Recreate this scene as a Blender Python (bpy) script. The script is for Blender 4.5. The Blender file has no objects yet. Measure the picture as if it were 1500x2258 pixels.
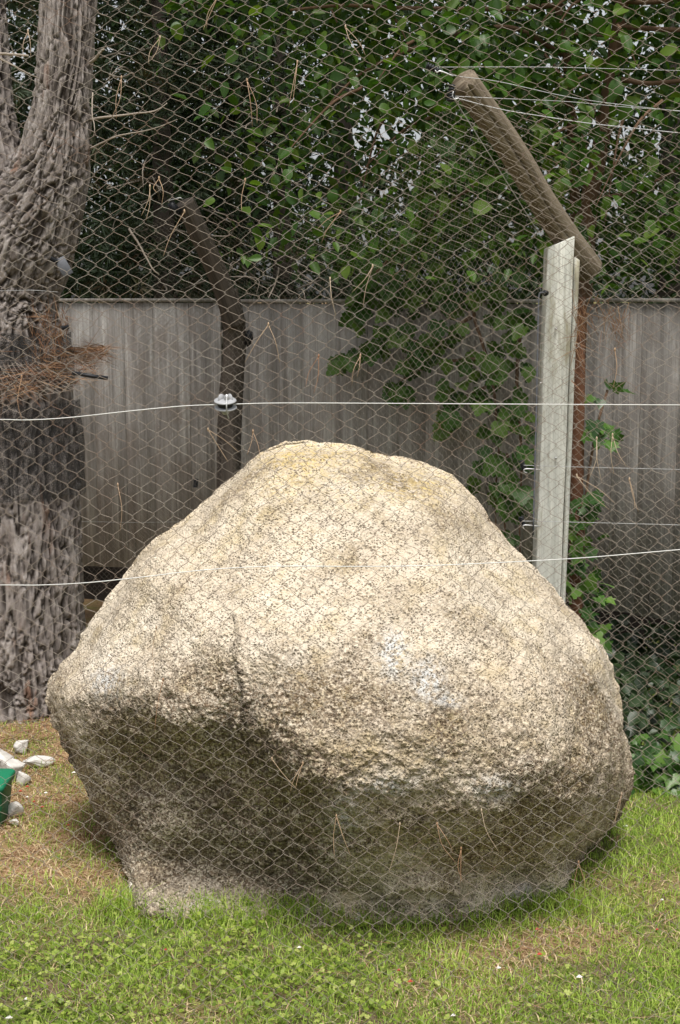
import bpy, math, random
import numpy as np
from mathutils import Vector, Matrix

random.seed(7)
RNG = np.random.default_rng(7)
sc = bpy.context.scene
C = sc.collection

# ------------------------------------------------------------------ camera
CAM_H, PITCH, FPX = 1.65, math.radians(8.5), 3136.0
cam_d = bpy.data.cameras.new('camera')
cam_d.sensor_fit = 'VERTICAL'; cam_d.sensor_height = 36.0
cam_d.lens = FPX / 2258.0 * 36.0
cam_d.clip_start = 0.05; cam_d.clip_end = 3000
cam = bpy.data.objects.new('camera', cam_d); C.objects.link(cam)
cam.location = (0, 0, CAM_H)
cam.rotation_euler = (math.pi / 2 - PITCH, 0, 0)
sc.camera = cam

# ------------------------------------------------------------------ sky, sun, exposure
SUN_EL, SUN_AZ = math.radians(70), math.radians(176)      # azimuth clockwise from +Y
world = bpy.data.worlds.new('World'); sc.world = world; world.use_nodes = True
wn = world.node_tree; wn.nodes.clear()
sky = wn.nodes.new('ShaderNodeTexSky'); sky.sky_type = 'NISHITA'; sky.sun_disc = False
sky.sun_elevation = SUN_EL; sky.sun_rotation = SUN_AZ
sky.dust_density = 4.0; sky.air_density = 1.0; sky.ozone_density = 1.0
hs = wn.nodes.new('ShaderNodeHueSaturation'); hs.inputs['Saturation'].default_value = 0.22
bg = wn.nodes.new('ShaderNodeBackground'); bg.inputs['Strength'].default_value = 0.062
wo = wn.nodes.new('ShaderNodeOutputWorld')
wn.links.new(sky.outputs[0], hs.inputs['Color']); wn.links.new(hs.outputs[0], bg.inputs['Color'])
wn.links.new(bg.outputs[0], wo.inputs['Surface'])
sun_d = bpy.data.lights.new('sun', 'SUN'); sun_d.energy = 1.5; sun_d.angle = math.radians(20)
sun_d.color = (1.0, 0.955, 0.895)
sun = bpy.data.objects.new('sun', sun_d); C.objects.link(sun)
sdir = Vector((math.sin(SUN_AZ) * math.cos(SUN_EL), math.cos(SUN_AZ) * math.cos(SUN_EL), math.sin(SUN_EL)))
sun.rotation_euler = sdir.to_track_quat('Z', 'Y').to_euler()
sun.location = sdir * 20
vs = sc.view_settings
vs.view_transform = 'Standard'; vs.look = 'None'; vs.gamma = 1.0; vs.use_curve_mapping = False
vs.exposure = 1.55
sc.cycles.max_bounces = 5; sc.cycles.transparent_max_bounces = 8
sc.cycles.caustics_reflective = False; sc.cycles.caustics_refractive = False

# ------------------------------------------------------------------ helpers
SP, CP = math.sin(PITCH), math.cos(PITCH)
def AT(px, py, Y):
    """point of the place that stands at horizontal distance Y along the line of sight of (px, py)"""
    a = (px - 750) / FPX; b = (1129 - py) / FPX
    dy = CP + b * SP; dz = -SP + b * CP
    t = Y / dy
    return np.array([a * t, Y, CAM_H + dz * t])
def ATv(px, py, Y):
    a = (px - 750) / FPX; b = (1129 - py) / FPX
    dy = CP + b * SP; dz = -SP + b * CP
    t = Y / dy
    return np.stack([a * t, Y + 0 * t, CAM_H + dz * t], -1)
def GR(px, py, z=0.0):
    b = (1129 - py) / FPX
    dy = CP + b * SP; dz = -SP + b * CP
    t = (z - CAM_H) / dz
    return np.array([(px - 750) / FPX * t, dy * t, z])

_perm = np.random.default_rng(3).permutation(256)
_perm = np.concatenate([_perm, _perm, _perm])
_g = np.random.default_rng(4).normal(size=(256, 3)); _g /= np.linalg.norm(_g, axis=1)[:, None]
def perlin(P):
    P = np.asarray(P, dtype=np.float64)
    i = np.floor(P).astype(np.int64); f = P - i
    i &= 255
    u = f * f * f * (f * (f * 6 - 15) + 10)
    out = 0
    for dx in (0, 1):
        wx = u[:, 0] if dx else 1 - u[:, 0]
        for dy in (0, 1):
            wy = u[:, 1] if dy else 1 - u[:, 1]
            for dz in (0, 1):
                wz = u[:, 2] if dz else 1 - u[:, 2]
                h = _perm[_perm[_perm[(i[:, 0] + dx) & 255] + ((i[:, 1] + dy) & 255)] + ((i[:, 2] + dz) & 255)]
                d = (_g[h] * (f - np.array([dx, dy, dz]))).sum(1)
                out = out + wx * wy * wz * d
    return out * 1.5
def fbm(P, octaves=4, rough=0.5):
    P = np.asarray(P, dtype=np.float64); a = 1.0; s = 0
    for k in range(octaves):
        s = s + a * perlin(P * (2.03 ** k) + 17.3 * k); a *= rough
    return s
def sstep(a, b, x):
    t = np.clip((x - a) / (b - a), 0, 1); return t * t * (3 - 2 * t)

def make_mesh(name, V, F, smooth=True, attrs=None):
    """F: array (n,k) of faces with k corners, or a list of such arrays"""
    me = bpy.data.meshes.new(name)
    V = np.asarray(V, dtype=np.float32)
    Fs = F if isinstance(F, list) else [F]
    Fs = [np.asarray(f, dtype=np.int32) for f in Fs if len(f)]
    loops = np.concatenate([f.ravel() for f in Fs])
    sizes = np.concatenate([np.full(len(f), f.shape[1], dtype=np.int32) for f in Fs])
    starts = np.concatenate([[0], np.cumsum(sizes)[:-1]]).astype(np.int32)
    me.vertices.add(len(V)); me.vertices.foreach_set('co', V.ravel())
    me.loops.add(len(loops)); me.loops.foreach_set('vertex_index', loops)
    me.polygons.add(len(sizes)); me.polygons.foreach_set('loop_start', starts)
    if smooth: me.polygons.foreach_set('use_smooth', np.ones(len(sizes), dtype=bool))
    me.update(calc_edges=True)
    for k, v in (attrs or {}).items():
        v = np.asarray(v, dtype=np.float32)
        if v.ndim == 1:
            a = me.attributes.new(k, 'FLOAT', 'POINT'); a.data.foreach_set('value', v)
        else:
            a = me.attributes.new(k, 'FLOAT_COLOR', 'POINT')
            c4 = np.concatenate([v, np.ones((len(v), 1), np.float32)], 1).astype(np.float32)
            a.data.foreach_set('color', c4.ravel())
    return me
def link(name, me, mat=None, parent=None):
    o = bpy.data.objects.new(name, me); C.objects.link(o)
    if mat is not None and me is not None and not me.materials: me.materials.append(mat)
    if parent is not None: o.parent = parent
    return o
def obj(name, V, F, mat, parent=None, smooth=True, attrs=None):
    return link(name, make_mesh(name, V, F, smooth, attrs), mat, parent)
def thing(name, label, cat, group=None, loc=(0, 0, 0)):
    o = bpy.data.objects.new(name, None); C.objects.link(o); o.location = loc
    o.empty_display_size = 0.1
    return tag(o, label, cat, group)
def tag(o, label=None, cat=None, group=None, kind=None):
    if label: o['label'] = label
    if cat: o['category'] = cat
    if group: o['group'] = group
    if kind: o['kind'] = kind
    return o
class MB:
    """collects pieces into one mesh"""
    def __init__(s): s.V = []; s.F4 = []; s.F3 = []; s.n = 0
    def add(s, V, F):
        V = np.asarray(V, float); F = np.asarray(F)
        s.V.append(V)
        (s.F4 if F.shape[1] == 4 else s.F3).append(F + s.n); s.n += len(V)
        return s
    def data(s):
        Fs = []
        if s.F4: Fs.append(np.concatenate(s.F4))
        if s.F3: Fs.append(np.concatenate(s.F3))
        return np.concatenate(s.V), Fs
    def obj(s, name, mat, parent=None, smooth=True):
        V, F = s.data(); return obj(name, V, F, mat, parent, smooth)
def tube(pts, rad, sides=8, caps=True):
    P = np.asarray(pts, float); n = len(P)
    rad = np.full(n, rad) if np.isscalar(rad) else np.asarray(rad, float)
    T = np.gradient(P, axis=0); T /= np.linalg.norm(T, axis=1)[:, None] + 1e-12
    ref = np.eye(3)[np.argmin(np.abs(T).mean(0))]
    U = np.cross(T, ref); U /= np.linalg.norm(U, axis=1)[:, None] + 1e-12
    W = np.cross(T, U)
    a = np.arange(sides) / sides * 2 * math.pi
    V = P[:, None, :] + rad[:, None, None] * (np.cos(a)[None, :, None] * U[:, None, :] + np.sin(a)[None, :, None] * W[:, None, :])
    V = V.reshape(-1, 3)
    i = np.arange(n - 1)[:, None] * sides; j = np.arange(sides)[None, :]; j2 = (j + 1) % sides
    F = np.stack([i + j, i + j2, i + sides + j2, i + sides + j], -1).reshape(-1, 4)
    if caps:
        V = np.concatenate([V, P[:1], P[-1:]]); c0 = len(V) - 2; c1 = len(V) - 1
        jj = np.arange(sides)
        # caps as degenerate-free quads are awkward: use thin fans through paired triangles
        T0 = np.stack([np.full(sides, c0), (jj + 1) % sides, jj], -1)
        T1 = np.stack([np.full(sides, c1), (n - 1) * sides + jj, (n - 1) * sides + (jj + 1) % sides], -1)
        return V, F, np.concatenate([T0, T1])
    return V, F, np.zeros((0, 3), int)
def add_tube(mb, pts, rad, sides=8, caps=True):
    V, F, T = tube(pts, rad, sides, caps); n0 = mb.n
    mb.add(V, F)
    if len(T): mb.F3.append(T + n0)
def add_box(mb, c, s, R=None):
    c = np.asarray(c, float); s = np.asarray(s, float) / 2
    v = np.array([[x, y, z] for x in (-1, 1) for y in (-1, 1) for z in (-1, 1)], float) * s
    if R is not None: v = v @ np.asarray(R).T
    mb.add(v + c, [[0, 1, 3, 2], [4, 6, 7, 5], [0, 4, 5, 1], [2, 3, 7, 6], [0, 2, 6, 4], [1, 5, 7, 3]])
def lathe(mb, prof, c, axis=(0, 0, 1), sides=20):
    ax = Vector(axis).normalized(); q = Vector((0, 0, 1)).rotation_difference(ax).to_matrix()
    R = np.array(q); a = np.arange(sides) / sides * 2 * math.pi
    V = []
    for r, z in prof:
        V.append(np.stack([r * np.cos(a), r * np.sin(a), np.full(sides, z)], -1))
    V = np.concatenate(V) @ R.T + np.asarray(c, float)
    n = len(prof); i = np.arange(n - 1)[:, None] * sides; j = np.arange(sides)[None, :]; j2 = (j + 1) % sides
    F = np.stack([i + j, i + j2, i + sides + j2, i + sides + j], -1).reshape(-1, 4)
    mb.add(V, F)
def spline(pts, n):
    """Catmull-Rom through the points (any dimension)"""
    P = np.asarray(pts, float); P = np.concatenate([[2 * P[0] - P[1]], P, [2 * P[-1] - P[-2]]])
    t = np.linspace(0, len(P) - 3 - 1e-9, n); k = t.astype(int); f = (t - k)[:, None]
    a, b, c, d = P[k], P[k + 1], P[k + 2], P[k + 3]
    return 0.5 * (2 * b + (c - a) * f + (2 * a - 5 * b + 4 * c - d) * f ** 2 + (3 * b - a - 3 * c + d) * f ** 3)

# ------------------------------------------------------------------ materials
class NT:
    def __init__(s, name):
        s.m = bpy.data.materials.new(name); s.m.use_nodes = True; s.t = s.m.node_tree; s.t.nodes.clear()
        s.out = s.t.nodes.new('ShaderNodeOutputMaterial')
        s.p = s.t.nodes.new('ShaderNodeBsdfPrincipled'); s.l(s.p.outputs[0], s.out.inputs['Surface'])
        s.p.inputs['Roughness'].default_value = 0.9
        s.p.inputs['Specular IOR Level'].default_value = 0.25
    def n(s, k, **kw):
        x = s.t.nodes.new(k)
        for a, b in kw.items(): setattr(x, a, b)
        return x
    def l(s, a, b): s.t.links.new(a, b)
    def val(s, sock, v):
        if hasattr(v, 'is_linked') or hasattr(v, 'links'): s.l(v, sock)
        else: sock.default_value = v
    def coord(s, kind='Object', scale=(1, 1, 1)):
        tc = s.n('ShaderNodeTexCoord'); mp = s.n('ShaderNodeMapping'); mp.inputs['Scale'].default_value = scale
        s.l(tc.outputs[kind], mp.inputs['Vector']); return mp.outputs[0]
    def noise(s, vec, scale, detail=4, rough=0.55, dist=0.0):
        x = s.n('ShaderNodeTexNoise'); s.l(vec, x.inputs['Vector'])
        x.inputs['Scale'].default_value = scale; x.inputs['Detail'].default_value = detail
        x.inputs['Roughness'].default_value = rough; x.inputs['Distortion'].default_value = dist
        return x.outputs['Fac']
    def voro(s, vec, scale, feature='F1', out='Distance'):
        x = s.n('ShaderNodeTexVoronoi'); x.feature = feature; s.l(vec, x.inputs['Vector'])
        x.inputs['Scale'].default_value = scale; return x.outputs[out]
    def ramp(s, fac, stops):
        x = s.n('ShaderNodeValToRGB'); s.l(fac, x.inputs[0]); e = x.color_ramp.elements
        while len(e) < len(stops): e.new(0.5)
        for q, (p, c) in zip(e, stops):
            q.position = p; q.color = (*c, 1) if len(c) == 3 else c
        return x.outputs[0]
    def mr(s, v, a, b, c=0.0, d=1.0):
        x = s.n('ShaderNodeMapRange'); s.l(v, x.inputs[0])
        for i, k in enumerate((a, b, c, d)): x.inputs[i + 1].default_value = k
        return x.outputs[0]
    def math(s, op, a, b=0.0):
        x = s.n('ShaderNodeMath', operation=op); s.val(x.inputs[0], a); s.val(x.inputs[1], b); return x.outputs[0]
    def mix(s, f, a, b, blend='MIX'):
        x = s.n('ShaderNodeMix', data_type='RGBA', blend_type=blend); s.val(x.inputs[0], f)
        for sock, v in ((x.inputs[6], a), (x.inputs[7], b)):
            if isinstance(v, tuple): sock.default_value = (*v, 1)
            else: s.l(v, sock)
        return x.outputs[2]
    def attr(s, name, out='Fac'):
        x = s.n('ShaderNodeAttribute'); x.attribute_name = name; return x.outputs[out]
    def rand(s): return s.n('ShaderNodeObjectInfo').outputs['Random']
    def bump(s, h, strength=0.5, dist=0.01, prev=None):
        x = s.n('ShaderNodeBump'); x.inputs['Strength'].default_value = strength
        x.inputs['Distance'].default_value = dist; s.l(h, x.inputs['Height'])
        if prev is not None: s.l(prev, x.inputs['Normal'])
        return x.outputs[0]
    def done(s, col=None, rough=None, normal=None, metal=None, spec=None):
        if col is not None: s.val(s.p.inputs['Base Color'], (*col, 1) if isinstance(col, tuple) else col)
        if rough is not None: s.val(s.p.inputs['Roughness'], rough)
        if normal is not None: s.l(normal, s.p.inputs['Normal'])
        if metal is not None: s.p.inputs['Metallic'].default_value = metal
        if spec is not None: s.p.inputs['Specular IOR Level'].default_value = spec
        return s.m

def mat_rock():
    m = NT('weathered granite'); v = m.coord('Object')
    big = m.noise(v, 3.2, 5, 0.6)
    mid = m.noise(v, 16, 5, 0.62, 0.4)
    fine = m.noise(v, 85, 4, 0.7)
    grain = m.voro(v, 150)
    base = m.ramp(big, [(0.30, (0.50, 0.42, 0.325)), (0.52, (0.60, 0.525, 0.42)), (0.72, (0.66, 0.595, 0.50))])
    base = m.mix(m.mr(mid, 0.35, 0.68), base, m.ramp(fine, [(0.32, (0.40, 0.32, 0.22)), (0.62, (0.70, 0.62, 0.50))]))
    # ochre weathering, yellow lichen, pale lichen, black lichen; brown crust and black also paint in overhang shade
    och = m.math('MULTIPLY', m.attr('ochre'), m.mr(mid, 0.30, 0.62))
    base = m.mix(m.math('MULTIPLY', och, 0.7), base, (0.42, 0.33, 0.17))
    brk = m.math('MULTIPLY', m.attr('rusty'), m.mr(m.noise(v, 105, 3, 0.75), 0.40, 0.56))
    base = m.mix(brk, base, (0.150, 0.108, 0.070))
    lf = m.noise(v, 55, 5, 0.7)
    yl = m.math('MULTIPLY', m.attr('yellow'), m.mr(lf, 0.44, 0.66, 0, 0.6))
    base = m.mix(yl, base, (0.62, 0.44, 0.095))
    pl = m.math('MULTIPLY', m.attr('pale'), m.mr(lf, 0.42, 0.56))
    base = m.mix(pl, base, (0.56, 0.56, 0.54))
    # black mineral grains and pits
    pit = m.voro(v, 84); pit2 = m.voro(v, 150)
    pm = m.math('MULTIPLY', m.mr(pit, 0.16, 0.32, 1, 0), m.mr(m.noise(v, 22, 3), 0.44, 0.60))
    pm2 = m.math('MULTIPLY', m.mr(pit2, 0.22, 0.38, 1, 0), m.mr(m.noise(v, 40, 3), 0.42, 0.56))
    pits = m.math('MAXIMUM', pm, pm2)
    base = m.mix(m.math('MULTIPLY', pits, 0.75), base, (0.10, 0.076, 0.048))
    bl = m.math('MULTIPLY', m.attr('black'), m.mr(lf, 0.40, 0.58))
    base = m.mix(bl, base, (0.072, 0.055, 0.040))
    h = m.math('ADD', m.math('MULTIPLY', fine, 0.7), m.math('MULTIPLY', grain, 0.35))
    h = m.math('SUBTRACT', h, m.math('MULTIPLY', pits, 0.5))
    nb = m.bump(h, 0.9, 0.012)
    return m.done(base, 0.93, nb, spec=0.15)

def mat_bark():
    m = NT('pine bark'); v = m.coord('Object', (1, 1, 0.28))
    n1 = m.noise(v, 26, 6, 0.65, 0.8); n2 = m.noise(v, 110, 4, 0.7)
    plate = m.attr('plate')
    c = m.mix(plate, (0.035, 0.027, 0.022), m.ramp(n1, [(0.3, (0.15, 0.125, 0.112)), (0.5, (0.28, 0.245, 0.225)), (0.72, (0.45, 0.41, 0.385))]))
    red = m.mr(m.noise(v, 9, 3), 0.64, 0.72)
    c = m.mix(m.math('MULTIPLY', red, 0.6), c, (0.24, 0.115, 0.062))
    nb = m.bump(m.math('ADD', n1, m.math('MULTIPLY', n2, 0.5)), 0.8, 0.02)
    return m.done(c, 0.95, nb, spec=0.1)

def mat_board(name, dark=1.0, warm=0.0):
    m = NT(name); tc = m.n('ShaderNodeTexCoord'); ad = m.n('ShaderNodeVectorMath', operation='ADD')
    oi = m.n('ShaderNodeObjectInfo'); cx = m.n('ShaderNodeCombineXYZ')
    r9 = m.math('MULTIPLY', oi.outputs['Random'], 37.0)
    m.l(r9, cx.inputs[0]); m.l(r9, cx.inputs[2])
    m.l(tc.outputs['Object'], ad.inputs[0]); m.l(cx.outputs[0], ad.inputs[1])
    def mp(s):
        x = m.n('ShaderNodeMapping'); x.inputs['Scale'].default_value = s; m.l(ad.outputs[0], x.inputs['Vector']); return x.outputs[0]
    grain = m.noise(mp((1, 1, 0.025)), 120, 5, 0.65, 0.5)
    streak = m.noise(mp((1, 1, 0.05)), 34, 6, 0.68)
    blot = m.noise(mp((1, 1, 0.45)), 9, 6, 0.7, 0.6)
    k = dark
    c = m.ramp(streak, [(0.33, (0.12 * k, 0.112 * k, 0.104 * k)), (0.5, (0.215 * k, 0.203 * k, 0.19 * k)), (0.68, (0.33 * k, 0.315 * k, 0.295 * k))])
    c = m.mix(m.mr(grain, 0.35, 0.7), m.mix(0.4, c, (0.06, 0.05, 0.042)), c)
    c = m.mix(m.mr(blot, 0.46, 0.66, 0, 0.7), c, (0.115 * k, 0.098 * k, 0.085 * k))
    tint = m.math('ADD', 0.88, m.math('MULTIPLY', m.rand(), 0.24))
    cb = m.n('ShaderNodeCombineXYZ')
    for i in range(3): m.l(tint, cb.inputs[i])
    c = m.mix(1.0, c, cb.outputs[0], 'MULTIPLY')
    nb = m.bump(m.math('ADD', grain, streak), 0.5, 0.006)
    return m.done(c, 0.9, nb, spec=0.12)

def mat_wood(name, lo, hi, stain=None, rot=None, scale=1.0):
    m = NT(name)
    if rot == 'gu':
        mp = m.n('ShaderNodeMapping'); mp.inputs['Scale'].default_value = (1, 1, 0.05); m.l(m.attr('gu', 'Vector'), mp.inputs['Vector']); v = mp.outputs[0]
    else: v = m.coord('Object', (1, 1, 0.05))
    g = m.noise(v, 120 * scale, 5, 0.65, 0.6); s = m.noise(v, 24 * scale, 4, 0.6)
    c = m.ramp(s, [(0.3, lo), (0.7, hi)])
    c = m.mix(m.mr(g, 0.3, 0.55, 0.45, 0), c, tuple(x * 0.35 for x in lo))
    if stain:
        vb = m.coord('Object', (1, 1, 0.22)); b = m.noise(vb, 15, 4, 0.6)
        c = m.mix(m.mr(b, 0.55, 0.66, 0, 0.75), c, stain)
    nb = m.bump(m.math('ADD', g, s), 0.5, 0.006)
    return m.done(c, 0.85, nb, spec=0.15)

def mat_leaf(name, cols, trans=0.35, rough=0.5, rnd='attr'):
    """cols: colour stops along the per-leaf random value"""
    m = NT(name)
    f = m.attr('rnd') if rnd == 'attr' else m.rand()
    n = len(cols)
    c = m.ramp(f, [(i / (n - 1), x) for i, x in enumerate(cols)])
    vn = m.noise(m.coord('Object'), 60, 3)
    c = m.mix(m.mr(vn, 0.35, 0.7, 0.0, 0.30), c, m.mix(1.0, c, (0.6, 0.55, 0.5), 'MULTIPLY'))
    m.val(m.p.inputs['Base Color'], c); m.p.inputs['Roughness'].default_value = rough
    m.p.inputs['Specular IOR Level'].default_value = 0.35
    tr = m.n('ShaderNodeBsdfTranslucent')
    m.l(m.mix(1.0, c, (1.25, 1.4, 0.55), 'MULTIPLY'), tr.inputs['Color'])
    mx = m.n('ShaderNodeMixShader'); mx.inputs[0].default_value = trans
    m.l(m.p.outputs[0], mx.inputs[1]); m.l(tr.outputs[0], mx.inputs[2]); m.l(mx.outputs[0], m.out.inputs['Surface'])
    return m.m

def mat_plain(name, col, rough=0.6, metal=0.0, vary=0.25, scale=30, spec=0.3):
    m = NT(name); n = m.noise(m.coord('Object'), scale, 4, 0.6)
    c = m.mix(n, tuple(x * (1 - vary) for x in col), tuple(min(1, x * (1 + vary)) for x in col))
    return m.done(c, rough, m.bump(n, 0.15, 0.004), metal, spec)

def mat_wire():
    m = NT('galvanised netting wire'); v = m.coord('Object'); n = m.noise(v, 9, 4, 0.6); n2 = m.noise(v, 160, 2)
    c = m.ramp(n, [(0.35, (0.32, 0.285, 0.245)), (0.55, (0.26, 0.21, 0.17)), (0.72, (0.19, 0.11, 0.075))])
    c = m.mix(m.mr(n2, 0.55, 0.7, 0, 0.5), c, (0.17, 0.10, 0.07))
    return m.done(c, 0.55, None, 0.25, 0.4)

def mat_ground():
    m = NT('lawn soil'); v = m.coord('Object')
    n = m.noise(v, 7, 5, 0.6); f = m.noise(v, 90, 4, 0.7); d = m.attr('dry')
    soil = m.ramp(f, [(0.3, (0.09, 0.068, 0.042)), (0.7, (0.23, 0.175, 0.105))])
    green = m.ramp(f, [(0.3, (0.075, 0.10, 0.022)), (0.7, (0.17, 0.21, 0.055))])
    straw = m.ramp(f, [(0.3, (0.20, 0.115, 0.062)), (0.7, (0.46, 0.29, 0.165))])
    c = m.mix(m.mr(n, 0.42, 0.62), green, soil)
    c = m.mix(d, c, straw)
    return m.done(c, 0.95, m.bump(f, 0.8, 0.02), spec=0.1)

MWIRE2 = mat_plain('rear netting wire', (0.27, 0.235, 0.195), 0.5, 0.2, vary=0.3, scale=8)
MROCK = mat_rock(); MCONC = MROCK; MBARK = mat_bark(); MWIRE = mat_wire(); MGROUND = mat_ground()
MB_L = mat_board('weathered grey boards', 2.0); MB_M = mat_board('grey-brown boards', 2.0); MB_R = mat_board('dark grey boards', 1.35)
MPOST = mat_wood('pale green treated timber', (0.47, 0.48, 0.435), (0.72, 0.72, 0.655), (0.25, 0.22, 0.13))
MLOG = mat_wood('weathered log', (0.085, 0.062, 0.042), (0.27, 0.225, 0.165), None, 'gu')
MLOGD = mat_wood('dark weathered log', (0.055, 0.046, 0.039), (0.15, 0.125, 0.105), None, 'gu')
MSTEM = mat_plain('smooth brown tree stem', (0.17, 0.105, 0.07), 0.85, vary=0.4, scale=14, spec=0.15)
MTWIG = mat_plain('dry grey twig', (0.34, 0.29, 0.24), 0.9, vary=0.3)
MRUST = mat_plain('rust brown post', (0.135, 0.066, 0.04), 0.95, vary=0.45, scale=18, spec=0.1)
MLIME = mat_plain('white limestone', (0.50, 0.48, 0.45), 0.9, vary=0.35, scale=34, spec=0.15)
MGREEN = mat_plain('green plastic', (0.012, 0.17, 0.085), 0.5, vary=0.15)
MBLACK = mat_plain('black plastic', (0.014, 0.015, 0.018), 0.45, vary=0.2)
MWHITEP = mat_plain('pale grey insulator plastic', (0.30, 0.305, 0.315), 0.35, vary=0.08, spec=0.5)
MSTEEL = mat_plain('dull zinc steel', (0.5, 0.5, 0.5), 0.4, 0.7, vary=0.2)
MROPE = mat_plain('white electric fence rope', (0.62, 0.62, 0.60), 0.55, vary=0.1)
MTHIN = mat_plain('thin galvanised wire', (0.38, 0.385, 0.385), 0.4, 0.3, vary=0.15)
MNEED = mat_leaf('dry tan pine needle', [(0.30, 0.15, 0.08), (0.42, 0.28, 0.17), (0.50, 0.40, 0.29), (0.38, 0.24, 0.15)], 0.05, 0.6, 'obj')
MNEEDR = mat_leaf('rusty fallen needles', [(0.13, 0.06, 0.032), (0.24, 0.125, 0.068), (0.36, 0.235, 0.14)], 0.1, 0.8)
MPLATE = mat_plain('grey metal tag', (0.11, 0.115, 0.13), 0.6, 0.0, vary=0.15)
MBL = mat_leaf('broad green leaf', [(0.022, 0.060, 0.007), (0.04, 0.10, 0.011), (0.068, 0.145, 0.016), (0.13, 0.205, 0.03)], 0.35, 0.42)
MBLO = mat_leaf('broad green leaf single', [(0.028, 0.075, 0.009), (0.048, 0.118, 0.013), (0.075, 0.155, 0.018), (0.13, 0.205, 0.03)], 0.35, 0.42, 'obj')
MVINE = mat_leaf('dark green vine leaf', [(0.032, 0.085, 0.012), (0.052, 0.12, 0.018), (0.08, 0.16, 0.024), (0.13, 0.22, 0.04)], 0.3, 0.45, 'obj')
MIVY = mat_leaf('ivy leaf', [(0.025, 0.065, 0.015), (0.05, 0.12, 0.025), (0.09, 0.19, 0.035), (0.15, 0.27, 0.05)], 0.3, 0.35, 'obj')
MIVYD = mat_leaf('ivy mass darkened for shade', [(0.012, 0.026, 0.009), (0.02, 0.042, 0.013), (0.035, 0.065, 0.018)], 0.25, 0.4)  # ivy colour lowered to stand in for shade under the right panel
MCON = mat_leaf('grey-green conifer spray', [(0.02, 0.036, 0.018), (0.038, 0.06, 0.032), (0.065, 0.092, 0.052), (0.12, 0.075, 0.04)], 0.15, 0.7)
MDARK = mat_leaf('dark evergreen leaf', [(0.016, 0.034, 0.010), (0.026, 0.055, 0.014), (0.045, 0.085, 0.02)], 0.25, 0.45)
MPINE = mat_leaf('green pine needles', [(0.025, 0.045, 0.014), (0.05, 0.078, 0.026), (0.075, 0.10, 0.04)], 0.15, 0.6)
MGRASS = mat_leaf('lawn grass blade', [(0.12, 0.205, 0.024), (0.22, 0.335, 0.04), (0.34, 0.46, 0.07), (0.52, 0.56, 0.18)], 0.35, 0.55)
MSTRAW = mat_leaf('dry grass blade', [(0.27, 0.165, 0.09), (0.46, 0.335, 0.20), (0.64, 0.52, 0.33)], 0.2, 0.75)
MCLOV = mat_leaf('clover leaf', [(0.11, 0.175, 0.02), (0.20, 0.28, 0.035), (0.30, 0.38, 0.06), (0.44, 0.48, 0.15)], 0.35, 0.5)
def mat_screen():
    m = NT('black shade mesh'); v = m.coord('Object')
    w = m.noise(v, 420, 1, 0.5); a = m.mr(w, 0.46, 0.50)
    tr = m.n('ShaderNodeBsdfTransparent'); mx = m.n('ShaderNodeMixShader')
    m.done((0.028, 0.028, 0.028), 0.8)
    m.l(a, mx.inputs[0]); m.l(m.p.outputs[0], mx.inputs[1]); m.l(tr.outputs[0], mx.inputs[2]); m.l(mx.outputs[0], m.out.inputs['Surface'])
    return m.m
MSCREEN = mat_screen()

# ------------------------------------------------------------------ ground
def dryness(X, Y):
    n = fbm(np.stack([X * 2.2, Y * 2.2, 0 * X + 3.1], -1), 4, 0.6)
    left = sstep(-0.35, -0.62, X) * sstep(3.62, 3.95, Y) * np.clip(0.95 + 1.1 * fbm(np.stack([X * 4.5, Y * 4.5, 0 * X + 13.7], -1), 3), 0.25, 1.1)
    path = sstep(0.16, 0.0, np.abs((Y - 3.46) - 0.10 * X)) * sstep(0.10, 0.45, X) * 0.30
    near = 0.12 * sstep(3.35, 3.0, Y) * sstep(0.0, 0.5, X)
    return np.clip(0.03 + 0.5 * n + 0.78 * left + path + near, 0, 1)
def ground_z(X, Y):
    P = np.stack([X * 1.3, Y * 1.3, 0 * X], -1)
    return 0.018 * fbm(P, 3) * sstep(30, 8, np.abs(Y))
def build_ground():
    xs = np.concatenate([[-400, -60, -12, -6], np.linspace(-3, 3, 121), [6, 12, 60, 400]])
    ys = np.concatenate([[-60, -8, 0], np.linspace(1.6, 7.6, 121), [9, 12, 20, 60, 200, 900]])
    X, Y = np.meshgrid(xs, ys); X = X.ravel(); Y = Y.ravel()
    V = np.stack([X, Y, ground_z(X, Y)], -1)
    nx, ny = len(xs), len(ys); i = np.arange(ny - 1)[:, None] * nx + np.arange(nx - 1)[None, :]; i = i.ravel()
    F = np.stack([i, i + 1, i + nx + 1, i + nx], -1)
    g = obj('ground', V, F, MGROUND, attrs={'dry': dryness(X, Y)})
    return tag(g, 'lawn soil with dry straw patches under the grass', None, None, 'structure')
build_ground()

# earth bank behind the board wall, its near-black colour standing in for shade
def build_bank():
    xs = np.linspace(-6, 6, 80); prof = [(0.0, 0.0), (0.35, 0.28), (0.9, 0.55), (2.0, 0.75), (5.0, 0.8)]
    V = []
    for x in xs:
        y0 = 7.25 - 0.33 * max(-2.5, min(2.5, x))
        for d, z in prof: V.append((x, y0 + d, z - 0.03))
    V = np.array(V); V[:, 2] += 0.05 * fbm(V * 2.0, 3)
    n = len(prof); i = (np.arange(len(xs) - 1)[:, None] * n + np.arange(n - 1)[None, :]).ravel()
    F = np.stack([i, i + n, i + n + 1, i + 1], -1)
    o = obj('earth_bank', V, F, mat_plain('soil darkened for shade', (0.018, 0.013, 0.009), 0.95, vary=0.4, scale=12))
    tag(o, 'dark earth bank rising behind the board wall', None, None, 'structure')
build_bank()

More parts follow.
